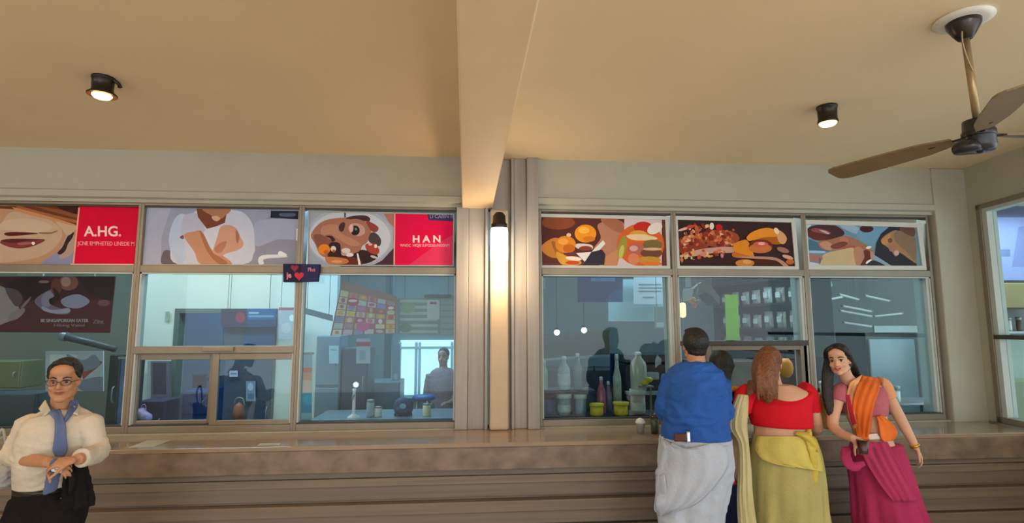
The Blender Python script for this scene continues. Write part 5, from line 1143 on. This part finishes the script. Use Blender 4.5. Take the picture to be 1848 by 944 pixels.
white_c = fmat('white_cotton_drape', '#b2bac8', var=.05)
bm = B(); loft(bm, [ring(1191, 1318, 793, Yb, .165), ring(1189, 1321, 815, Yb, .168), ring(1188, 1320, 850, Yb, .16, None, .003), ring(1188, 1312, 885, Yb, .15, None, .006), ring(1188, 1306, 915, Yb, .14, None, .004), ring(1188, 1302, 940, Yb, .12, None, .004)], 48, 4)
for h_, a_ in ((hL, aL), (hR, aR)): tube(bm, [h_.lerp(a_, .2), h_.lerp(a_, .5)+V((0, .02, 0)), a_+V((0, 0, .02))], [.125, .112, .085], 20, 5)
tr2 = fuse('trousers', bm, white_c, P2, .009, 3, disp=.006, dscale=8); shoes(P2, (aL, aR), (0, 1, 0), mat('brown_shoe', '#3a2a20', rough=.4))
BV = bvh_of(tr2, sh2)
drape('waist_drape', [((1192, 790), (1212, 800)), ((1198, 806), (1245, 812)), ((1192, 830), (1292, 800)), ((1186, 862), (1312, 815)), ((1184, 895), (1310, 850)), ((1185, 922), (1262, 905)), ((1190, 932), (1210, 925))], BV, white_c, P2, .016, .008, Yb, 12, 5, fold=.016, freq=4)
drape('hip_fold', [((1192, 788), (1197, 788)), ((1197, 805), (1203, 803)), ((1208, 814), (1216, 810)), ((1228, 814), (1232, 808))], BV, white_c, P2, .024, .007, Yb)
drape('side_panel', [((1184, 860), (1200, 855)), ((1183, 890), (1203, 890)), ((1181, 918), (1202, 922)), ((1183, 924), (1196, 930))], BV, white_c, P2, .026, .007, Yb)
bm = B(); loft(bm, [ring(1190, 1319, 790, Yb, .168), ring(1190, 1319, 797, Yb, .17)], 36, 1); obj('waistband', bm, white_c, P2, smooth=True)
bl = drape('leather_belt', [((1217, 783), (1242, 782)), ((1217, 797), (1243, 796))], BV, mat('brown_leather', '#5a3228', rough=.4), P2, .018, .008, Yb)
drape('buckle', [((1239, 779), (1245, 779)), ((1240, 799), (1246, 798))], BV, mat('silver_buckle', '#d8dadc', rough=.25, metal=.5), P2, .03, .008, Yb, 3)

# ---- woman in navy between them ---------------------------------------------
Yn = 3.83
P3 = thing('person', 'black-haired person in a navy top with an orange scarf, behind the blue-shirted man', 'person', V((q(1300, 900, Yn).x, Yn, 0)))
def m3(px, py, dy=0): return q(px, py, Yn+dy)
bm = B(); HM = headM(m3(1299, 660, .0), math.radians(185), math.radians(-6)); s3 = .86; head_volumes(bm, HM, s3)
tube(bm, [m3(1300, 672, 0), m3(1301, 700, 0)], [.046, .055], 14, 0)
tors = [ring(1276, 1330, 850, Yn, .09), ring(1278, 1328, 790, Yn, .085), ring(1276, 1330, 750, Yn, .09), ring(1276, 1334, 720, Yn, .085), ring(1284, 1322, 702, Yn, .065)]
loft(bm, tors, 28, 3); a, b, c = m3(1330, 722), m3(1334, 775, .02), m3(1318, 780, .2); tube(bm, [a, b, c], [.042, .036, .025], 12, 5); hand(bm, c, (-.2, 1, 0), (0, 0, 1), .88, .4, 1)
a2, b2, c2 = m3(1280, 722), m3(1272, 775, .02), m3(1286, 780, .2); tube(bm, [a2, b2, c2], [.042, .036, .025], 12, 5); hand(bm, c2, (.2, 1, 0), (0, 0, 1), .88, .4, -1)
for x in (1290, 1314): h_ = m3(x, 840); a_ = V((h_.x, Yn-.02, .09)); tube(bm, [h_, a_], [.075, .035], 12, 0); foot(bm, V((h_.x, Yn-.06, .09)), (0, 1, 0), .8)
fuse('body', bm, skin_c, P3, .007, 3); face_parts(HM, s3, P3)
Ph = lambda *c: HM @ (V(c)*s3)
bm = B(); ball(bm, Ph(0, .02, .035), (.09*s3, .102*s3, .095*s3), HM.to_3x3(), 24, 16); loft(bm, [(Ph(0, .05, .02), .085, .06, 0), (m3(1300, 675, -.06), .08, .045, 0), (m3(1300, 700, -.09), .07, .03, 0), (m3(1300, 722, -.1), .05, .02, 0)], 24, 4); fuse('hair', bm, hair_k, P3, .006, 2, disp=.002, dscale=50)
navy = fmat('navy_cotton', '#17233f')
bm = B(); loft(bm, [(r[0], r[1]+.012, r[2]+.014, r[3], 0, None) for r in tors], 32, 4)
for u, v, w_ in ((a, b, c), (a2, b2, c2)): tube(bm, [u, v, v.lerp(w_, .6)], [.055, .048, .036], 14, 4)
nt_ = fuse('top', bm, navy, P3, .007, 3, disp=.005, dscale=10)
bm = B(); loft(bm, [ring(1274, 1332, 835, Yn, .105), (V((P3.location.x, Yn, .45)), .14, .11, 0, .006), (V((P3.location.x, Yn, .06)), .15, .11, 0, .01)], 40, 5); obj('skirt', bm, navy, P3, smooth=True)
bm = B(); tube(bm, [m3(1307, 712, -.09), m3(1322, 702, -.10), m3(1337, 708, -.07), m3(1342, 722, .0)], [.022, .035, .038, .02], 14, 5, flat=.5); fuse('orange_scarf', bm, fmat('orange_scarf_cloth', '#dd9338'), P3, .006, 3, disp=.004, dscale=16)

# ---- woman in red and yellow -------------------------------------------------
Yy = 3.6
P4 = thing('person', 'brown-haired woman in a red cropped blouse and yellow skirt seen from behind', 'person', V((q(1410, 900, Yy).x, Yy, 0)))
def m4(px, py, dy=0): return q(px, py, Yy+dy)
bm = B(); HM = headM(m4(1389, 657, .05), math.radians(148), math.radians(-2)); s4 = .92; head_volumes(bm, HM, s4)
tube(bm, [m4(1392, 672, .02), m4(1396, 692, .01), m4(1398, 712, .01)], [.047, .052, .07], 16, 3)
tors = [ring(1362, 1466, 815, Yy, .12), ring(1360, 1464, 790, Yy, .125), ring(1360, 1462, 768, Yy, .115), ring(1350, 1460, 735, Yy, .115), ring(1346, 1462, 710, Yy+.01, .095), ring(1368, 1432, 694, Yy+.01, .07)]
loft(bm, tors, 32, 3)
sL, eL, wL = m4(1344, 716), m4(1332, 782, .02), m4(1327, 842, .0)
sR, eR, wR = m4(1458, 712), m4(1474, 772, .03), m4(1462, 778, .28)
for a, b, c in ((sL, eL, wL), (sR, eR, wR)): tube(bm, [a, b, c], [.047, .04, .026], 14, 5)
hand(bm, wL, (-.05, .1, -1), (-1, 0, 0), .85, .35, 1); hand(bm, wR, (-.3, 1, 0), (0, 0, 1), .85, .4, 1)
for x in (1396, 1440): h_ = m4(x, 835); a_ = V((h_.x, Yy, .09)); tube(bm, [h_, a_], [.075, .035], 14, 0); foot(bm, a_, (0, 1, 0), .85)
body4 = fuse('body', bm, skin_b, P4, .006, 3); face_parts(HM, s4, P4, lip=lipr)
Ph = lambda *c: HM @ (V(c)*s4)
bm = B(); ball(bm, Ph(0, .018, .042), (.084*s4, .100*s4, .09*s4), HM.to_3x3(), 24, 16); ball(bm, Ph(0, .05, -.01), (.068, .06, .07), HM.to_3x3())
tube(bm, [m4(1384, 640, -.06), m4(1376, 665, -.10), m4(1378, 690, -.13), m4(1383, 712, -.125), m4(1386, 727, -.12)], [.07, .07, .062, .05, .02], 20, 6, flat=.6)
tube(bm, [m4(1362, 690, -.05), m4(1356, 704, -.075), m4(1350, 712, -.08)], [.045, .03, .012], 14, 4, flat=.6)
for k in range(9):
    x0 = 1366+k*4.2; tube(bm, [m4(x0+4, 655, -.11), m4(x0+1, 690, -.165+.003*abs(k-4)), m4(x0+3, 718+rc.uniform(-6, 8), -.15+.004*abs(k-4))], [.012, .014, .004], 8, 4)
fuse('hair', bm, hair_b, P4, .005, 1, disp=.003, dscale=50)
redm = fmat('red_blouse_cotton', '#cf1626', bump=.15)
def ndz(a): return -.055*max(0, -sin(a))**1.5 + .035*abs(cos(a))
# the lower ring first: build from hem to neckline, the neckline dips at the back
bm = B(); T = [(r[0], r[1]+.010, r[2]+.012, r[3], 0, None) for r in tors[2:5]]
top = (m4(1403, 703, .01), wpx(52, 1403, Yy), .088, tors[4][3], 0, None)
loft(bm, T+[top], 48, 5, cap=False)
zt_ = m4(1400, 722).z
for v in bm.verts:                      # scooped neckline: push the top edge down behind
    k = max(0, (v.co.z-(zt_-.03))/.11)
    if k > 0 and v.co.y < Yy+.02: cxn = (v.co.x-top[0].x)/top[1]; v.co.z -= min(1, k)*.062*max(0, 1-(cxn-.05)**2*1.15)
bmesh.ops.recalc_face_normals(bm, faces=bm.faces); bl4 = obj('blouse', bm, redm, P4, smooth=True); so = bl4.modifiers.new('solid', 'SOLIDIFY'); so.thickness = .005; so.offset = 1
for (a, b, f0, f1, w_) in ((sL, eL, -.18, .42, .062), (sR, eR, -.18, .5, .062)):
    bm = B(); d = (b-a); tube(bm, [a+d*f0+V(((.035 if a is sL else -.035), 0, .0)), a, a+d*f1], [.052, w_, .057], 20, 5); fuse('sleeve', bm, redm, P4, .006, 3, disp=.003)
yel = fmat('yellow_sari_cotton', '#b0a76a', var=.08)
bm = B(); loft(bm, [ring(1358, 1470, 786, Yy, .136), ring(1354, 1480, 815, Yy, .155, None, .001), ring(1352, 1486, 860, Yy, .165, None, .003), ring(1354, 1490, 910, Yy, .165, None, .006), ring(1356, 1496, 960, Yy, .16, None, .009), (V((m4(1428, 1000).x, Yy, .05)), wpx(74, 1428, Yy), .19, 0, .012)], 96, 6); sk4 = obj('skirt', bm, yel, P4, smooth=True)
BV = bvh_of(sk4, body4)
drape('waist_cloth', [((1368, 787), (1468, 788)), ((1362, 806), (1476, 800)), ((1372, 826), (1480, 818)), ((1395, 836), (1484, 836)), ((1440, 844), (1486, 852))], BV, fmat('bright_yellow_cotton', '#cdbd66'), P4, .014, .008, Yy, 12, 5, fold=.008, freq=3)
bow = fmat('gold_yellow_sash', '#cbb552')
bm = B(); tube(bm, [m4(1437, 781, -.14), m4(1452, 786, -.17), m4(1468, 800, -.17), m4(1478, 822, -.13)], [.02, .034, .036, .02], 14, 5, flat=.5); tube(bm, [m4(1460, 795, -.18), m4(1468, 825, -.19), m4(1470, 850, -.18), m4(1471, 872, -.18)], [.022, .024, .02, .014], 12, 5, flat=.45); tube(bm, [m4(1456, 774, -.12), m4(1460, 784, -.15), m4(1452, 792, -.17)], [.012, .02, .018], 12, 4)
fuse('sash_bow', bm, bow, P4, .006, 3, disp=.005, dscale=18)
shawl = fmat('pale_straw_gauze', '#c4b98a', var=.08)
bm = B(); loft(bm, [(m4(1341, 712, -.06), .03, .03, 0, .002), (m4(1336, 735, -.07), .045, .035, 0, .004), (m4(1332, 770, -.07), .052, .04, 0, .006), (m4(1341, 800, -.08), .03, .03, 0, .004), (m4(1344, 850, -.09), .036, .032, 0, .004), (m4(1346, 910, -.09), .045, .035, 0, .005), (V((m4(1346, 960).x, Yy-.09, .12)), .07, .045, 0, .008)], 64, 6); obj('shawl', bm, shawl, P4, smooth=True)
t = thing('red_pouch', 'tiny red pouch in the lowered hand beside the straw-coloured shawl', 'pouch', m4(1325, 872, -.03)); bm = B(); ball(bm, m4(1325, 871, -.035), (.022, .015, .014)); ball(bm, m4(1325, 866, -.035), (.012, .012, .012)); fuse('pouch_body', bm, mat('red_pouch_cloth', '#b02434'), t, .004, 2)

# ---- woman in the pink and orange sari ----------------------------------------
Yp = 3.55
P5 = thing('person', 'smiling black-haired woman in a magenta and orange sari with her arm held out', 'person', V((q(1600, 900, Yp).x, Yp, 0)))
def m5(px, py, dy=0): return q(px, py, Yp+dy)
bm = B(); s5 = .84; HM = headM(m5(1514, 650, -.06), math.radians(-46), math.radians(2), math.radians(-6)); head_volumes(bm, HM, s5)
tube(bm, [m5(1521, 664, -.02), m5(1528, 682, 0), m5(1540, 698, .01)], [.04, .042, .055], 16, 3)
tors = [ring(1544, 1626, 835, Yp+.02, .10), ring(1540, 1616, 805, Yp+.02, .115), ring(1538, 1606, 780, Yp+.02, .10), ring(1524, 1600, 748, Yp+.01, .105), ring(1510, 1600, 716, Yp, .10), ring(1514, 1592, 696, Yp, .075), ring(1530, 1566, 688, Yp, .055)]
loft(bm, tors, 32, 3)
sL, eL, wL = m5(1516, 706), m5(1503, 768, -.04), m5(1541, 792, -.20)
sR, eR, wR = m5(1593, 698), m5(1628, 762, 0), m5(1653, 808, -.03)
for a, b, c in ((sL, eL, wL), (sR, eR, wR)): tube(bm, [a, b, c], [.041, .035, .023], 14, 5)
hand(bm, wL, (.62, -.1, -.5), (-.3, -.9, .2), .85, .65, 1); hand(bm, wR, (.35, -.1, -1), (.8, -.5, .2), .85, .35, 1)
for x in (1572, 1604): h_ = m5(x, 850); a_ = V((h_.x+.07, Yp+.02, .09)); tube(bm, [h_, a_], [.06, .035], 14, 0); foot(bm, a_, (-.3, -1, 0), .85)
body5 = fuse('body', bm, skin_b, P5, .0055, 3); face_parts(HM, s5, P5, lip=lipr, smile=.006)
Ph = lambda *c: HM @ (V(c)*s5)
bm = B(); ball(bm, Ph(0, .028, .045), (.083*s5, .098*s5, .085*s5), HM.to_3x3(), 24, 16)
for x in (-1, 1): tube(bm, [Ph(x*.012, -.055, .108), Ph(x*.052, -.05, .085), Ph(x*.075, -.015, .045), Ph(x*.078, .02, -.01)], [.012, .018, .02, .02], 12, 4)
tube(bm, [Ph(-.06, .02, .02), m5(1494, 675, .0), m5(1493, 705, .0), m5(1497, 735, -.02), m5(1504, 762, -.03)], [.035, .038, .036, .03, .01], 18, 6, flat=.7)
tube(bm, [Ph(.05, .04, .0), m5(1540, 668, .06), m5(1547, 690, .09), m5(1545, 720, .12)], [.04, .036, .035, .02], 16, 5, flat=.7)
ball(bm, Ph(0, .06, -.02), (.062, .05, .07), HM.to_3x3()); fuse('hair', bm, hair_k, P5, .005, 2, disp=.002, dscale=50)
bm = B(); loft(bm, [(r[0], r[1]+.007, r[2]+.009, r[3], 0, None) for r in tors[3:6]], 36, 4)
bl5 = fuse('blouse', bm, fmat('rose_pink_blouse', '#b4606c', var=.15, scale=12), P5, .006, 2)
bm = B(); tube(bm, [sR+V((-.03, 0, .02)), sR+V((.003, 0, .004)), sR.lerp(eR, .32)], [.045, .053, .05], 18, 5); fuse('sleeve', bm, fmat('peach_sleeve', '#d69a70'), P5, .005, 3)
bm = B(); tube(bm, [sL+V((.03, 0, .01)), sL, sL.lerp(eL, .3)], [.045, .05, .047], 18, 5); fuse('sleeve', bm, fmat('rose_pink_blouse', '#b4606c'), P5, .005, 3)
mag = fmat('magenta_sari_cotton', '#a83058', var=.1)
bm = B(); loft(bm, [ring(1534, 1628, 800, Yp+.02, .128), ring(1528, 1640, 835, Yp+.02, .14, None, .002), ring(1532, 1654, 880, Yp+.02, .15, None, .005), ring(1536, 1672, 930, Yp+.02, .16, None, .008), ring(1538, 1686, 960, Yp+.02, .165, None, .009), (V((m5(1618, 1000).x, Yp+.02, .05)), wpx(92, 1618, Yp), .2, 0, .012)], 96, 6); sk5 = obj('skirt', bm, mag, P5, smooth=True)
BV = bvh_of(sk5, body5, bl5)
ora = fmat('orange_sari_silk', '#e07030', var=.14, scale=7)
drape('pallu', [((1556, 678), (1590, 684)), ((1546, 700), (1586, 704)), ((1540, 725), (1578, 730)), ((1540, 755), (1572, 760)), ((1546, 785), (1568, 786)), ((1548, 802), (1566, 800))], BV, ora, P5, .018, .008, Yp, 12, 6, fold=.012, freq=3)
drape('pallu_border', [((1534, 690), (1556, 676)), ((1528, 712), (1547, 698)), ((1530, 745), (1542, 735)), ((1540, 775), (1548, 770))], BV, fmat('peach_border_silk', '#dba070', var=.2, scale=14), P5, .024, .007, Yp, 8, 5, fold=.005, freq=2)
drape('pallu_stripe', [((1527, 714), (1533, 712)), ((1531, 740), (1538, 736)), ((1538, 768), (1546, 764))], BV, fmat('deep_pink_silk', '#c8304c'), P5, .034, .006, Yp)
drape('waist_drape', [((1582, 752), (1590, 750)), ((1586, 770), (1612, 766)), ((1590, 790), (1620, 782)), ((1596, 797), (1612, 795))], BV, ora, P5, .02, .008, Yp, 8, 5, fold=.01, freq=2)
drape('waist_knot', [((1565, 784), (1582, 782)), ((1568, 794), (1590, 792))], BV, fmat('white_knot', '#e0d4cc'), P5, .02, .01, Yp, 5, 4)
drape('front_pleats', [((1546, 798), (1602, 798)), ((1560, 830), (1618, 830)), ((1585, 870), (1640, 872)), ((1612, 905), (1655, 905))], BV, fmat('rose_sari_fold', '#b23a60'), P5, .018, .008, Yp, 12, 5, fold=.016, freq=4)
bm = B(); tube(bm, [m5(1526, 806, -.12), m5(1528, 830, -.13), m5(1540, 842, -.14), m5(1560, 836, -.14)], [.03, .035, .03, .015], 12, 5, flat=.4); fuse('side_fold', bm, mag, P5, .006, 3, disp=.004, dscale=14)
bm = B(); dz_ = (wR-eR).normalized(); tube(bm, [wR-dz_*.02, wR-dz_*.004], [.031, .030], 20, 0); obj('bangle', bm, mat('gold_bangle', '#d0a030', rough=.25, metal=.7), P5, smooth=True)
c = m5(1557, 806, -.30); t = thing('tea_glass', 'small dark red drink glass held by the woman in the magenta sari', 'glass', c); bm = B(); lathe(bm, [(0, -.04), (.024, -.04), (.03, .03), (0, .03)], 20, c); obj('drink', bm, mat('dark_red_drink', '#5c1c1c', rough=.15), t, smooth=True)
bm = B(); lathe(bm, [(.026, -.045), (.027, -.04), (.034, .042), (.031, .042), (.0305, .03)], 20, c); obj('glass_body', bm, cl, t, smooth=True)
# bag between the two women
t = thing('shoulder_bag', 'gold-brown slouchy bag behind the black-haired woman\'s elbow', 'bag', m5(1488, 770, .2)); bm = B()
for a, b, r in ((1484, 730, .05), (1488, 745, .058), (1491, 760, .055), (1483, 752, .05), (1492, 740, .045)): ball(bm, m5(a, b, .2), (r, r*.7, r))
fuse('bag_body', bm, fmat('gold_brown_suede', '#93703c'), t, .007, 3, disp=.007, dscale=18); obj('bag_strap', tube(B(), [m5(1480, 728, .2), m5(1482, 712, .2), m5(1492, 712, .2), m5(1496, 728, .2)], [.007]*4, 8, 5), fmat('gold_brown_suede', '#93703c'), t, smooth=True)

# ---- person reflected in the glass, built as a figure inside the shop --------------------------------------------------
def reflected_person(px, ytop, Y, label, topm_, legm, hairm, skin, yaw, k=1.0):
    c0_ = q(px, ytop, Y); H = c0_.z; x_, s_ = c0_.x, H/1.72
    P = thing('person', label, 'person', (x_, Y, 0)); p = lambda a, b, c: V((x_+(a*cos(yaw)-b*sin(yaw))*s_, Y+(a*sin(yaw)+b*cos(yaw))*s_, c*s_))
    HM = headM(p(0, 0, 1.60), yaw); bm = B(); head_volumes(bm, HM, s_*.92); tube(bm, [p(0, .01, 1.56), p(0, .01, 1.40)], [.05*s_, .06*s_], 14, 0)
    T = [(p(0, 0, .92), .15*s_, .11*s_, yaw), (p(0, 0, 1.1), .135*s_, .10*s_, yaw), (p(0, 0, 1.28), .165*s_, .11*s_, yaw), (p(0, 0, 1.40), .15*s_, .085*s_, yaw), (p(0, .01, 1.46), .07*s_, .06*s_, yaw)]
    loft(bm, T, 28, 3); A = []
    for g in (-1, 1):
        a, b, c = p(g*.17, 0, 1.37), p(g*.22, .02, 1.12), p(g*.14, -.18, 1.05); A.append((a, b, c)); tube(bm, [a, b, c], [.045*s_, .038*s_, .025*s_], 12, 4)
        hand(bm, c, p(-g*.6, -.8, 0)-p(0, 0, 0), (0, 0, 1), .9*s_, .5, g)
        h_, n_, f_ = p(g*.09, 0, .9), p(g*.1, -.02, .5), p(g*.1, 0, .09); tube(bm, [h_, n_, f_], [.075*s_, .055*s_, .038*s_], 14, 4); foot(bm, f_, p(0, -1, 0)-p(0, 0, 0), .9)
    fuse('body', bm, skin, P, .008, 3); face_parts(HM, s_*.92, P)
    bm = B(); ball(bm, HM @ V((0, .026*s_, .048*s_)), (.077*s_, .088*s_, .079*s_), HM.to_3x3(), 20, 12); ball(bm, HM @ V((0, .05*s_, 0)), (.062*s_, .05*s_, .06*s_), HM.to_3x3()); fuse('hair', bm, hairm, P, .007, 2)
    bm = B(); loft(bm, [(r[0], r[1]+.014, r[2]+.016, r[3]) for r in T], 28, 3)
    for a, b, c in A: tube(bm, [a, b, b.lerp(c, .5)], [.06*s_, .052*s_, .045*s_], 14, 4)
    fuse('shirt', bm, topm_, P, .008, 3, disp=.004, dscale=10)
    bm = B(); loft(bm, [(p(0, 0, .96), .16*s_, .125*s_, yaw), (p(0, 0, .88), .17*s_, .13*s_, yaw), (p(0, 0, .8), .16*s_, .12*s_, yaw)], 28, 2)
    for g in (-1, 1): tube(bm, [p(g*.085, 0, .88), p(g*.1, -.02, .5), p(g*.1, 0, .12)], [.092*s_, .075*s_, .06*s_], 16, 4)
    fuse('jeans', bm, legm, P, .009, 3, disp=.003, dscale=10); shoes(P, (p(-.1, 0, .09), p(.1, 0, .09)), p(0, -1, 0)-p(0, 0, 0), mat('grey_shoe', '#4a4c50'))
    return P
reflected_person(800, 628, 6.3, 'reflection of a person in a mauve-grey top and pale blue jeans, built inside by the bright window', fmat('mauve_grey_top', '#8f7f88'), fmat('pale_blue_denim', '#8fb8d4'), hair_k, skin_c, math.radians(-15))
# ================================================================ LIGHT
w = bpy.data.worlds.new('world'); S.world = w; w.use_nodes = True
nt = w.node_tree; bg = nt.nodes['Background']
bg.inputs[0].default_value = lin('#dde5ec'); bg.inputs[1].default_value = 2.95
def light(kind, name, loc, en, col, size=.1, rot=None, spot=None, blend=.6, sy=None):
    l = bpy.data.lights.new(name, kind); l.energy = en; l.color = lin(col)[:3]
    if kind == 'AREA':
        l.size = size
        if sy: l.shape = 'RECTANGLE'; l.size_y = sy
    else: l.shadow_soft_size = size
    if kind == 'SPOT': l.spot_size = spot; l.spot_blend = blend
    o = bpy.data.objects.new(name, l); COL.objects.link(o); o.location = loc
    if rot: o.rotation_euler = rot
    return o
# the lamps seen in the photograph
light('POINT', 'wall_lamp_light', (lp.x, 4.27, z_b-.12), 9.5, '#ffd8a8', .06)
for (c, h), e in ((sp1, 110), (sp2, 12)):
    light('SPOT', 'spot_light', (c.x, c.y, c.z-h-.02), e, '#ffc27c', .04, (math.radians(18), 0, 0), math.radians(115), .8)
# unseen warm point lights added out of view to brighten the hall ceiling
for X, Y in ((-2.2, -.6), (2.2, -.6), (-4.5, 1.2)):
    light('POINT', 'hall_fill_light', (X, Y, 2.85), 42, '#ffe6c8', .12)
# unseen cool area lights added to brighten the shop interior
for X, Y, e, c_ in ((-4.2, 5.7, 30, '#bfe4ff'), (-2.5, 5.5, 28, '#e8f2ee'), (-1.0, 5.6, 30, '#86c4f6'), (-3.4, 7.3, 26, '#9cc8f4'), (-.9, 7.6, 42, '#a8d6fa'), (1.4, 6.0, 30, '#bfe0f0'), (3.0, 5.6, 44, '#c4e2f0'), (5.6, 5.0, 42, '#d8ecff')):
    light('AREA', 'shop_fill_light', (X, Y, 2.93), e, c_, 1.2, None, sy=.25)
S.view_settings.view_transform = 'Standard'; S.view_settings.look = 'None'; S.view_settings.exposure = .16; S.view_settings.gamma = 1
try: S.view_settings.use_curve_mapping = False
except Exception: pass
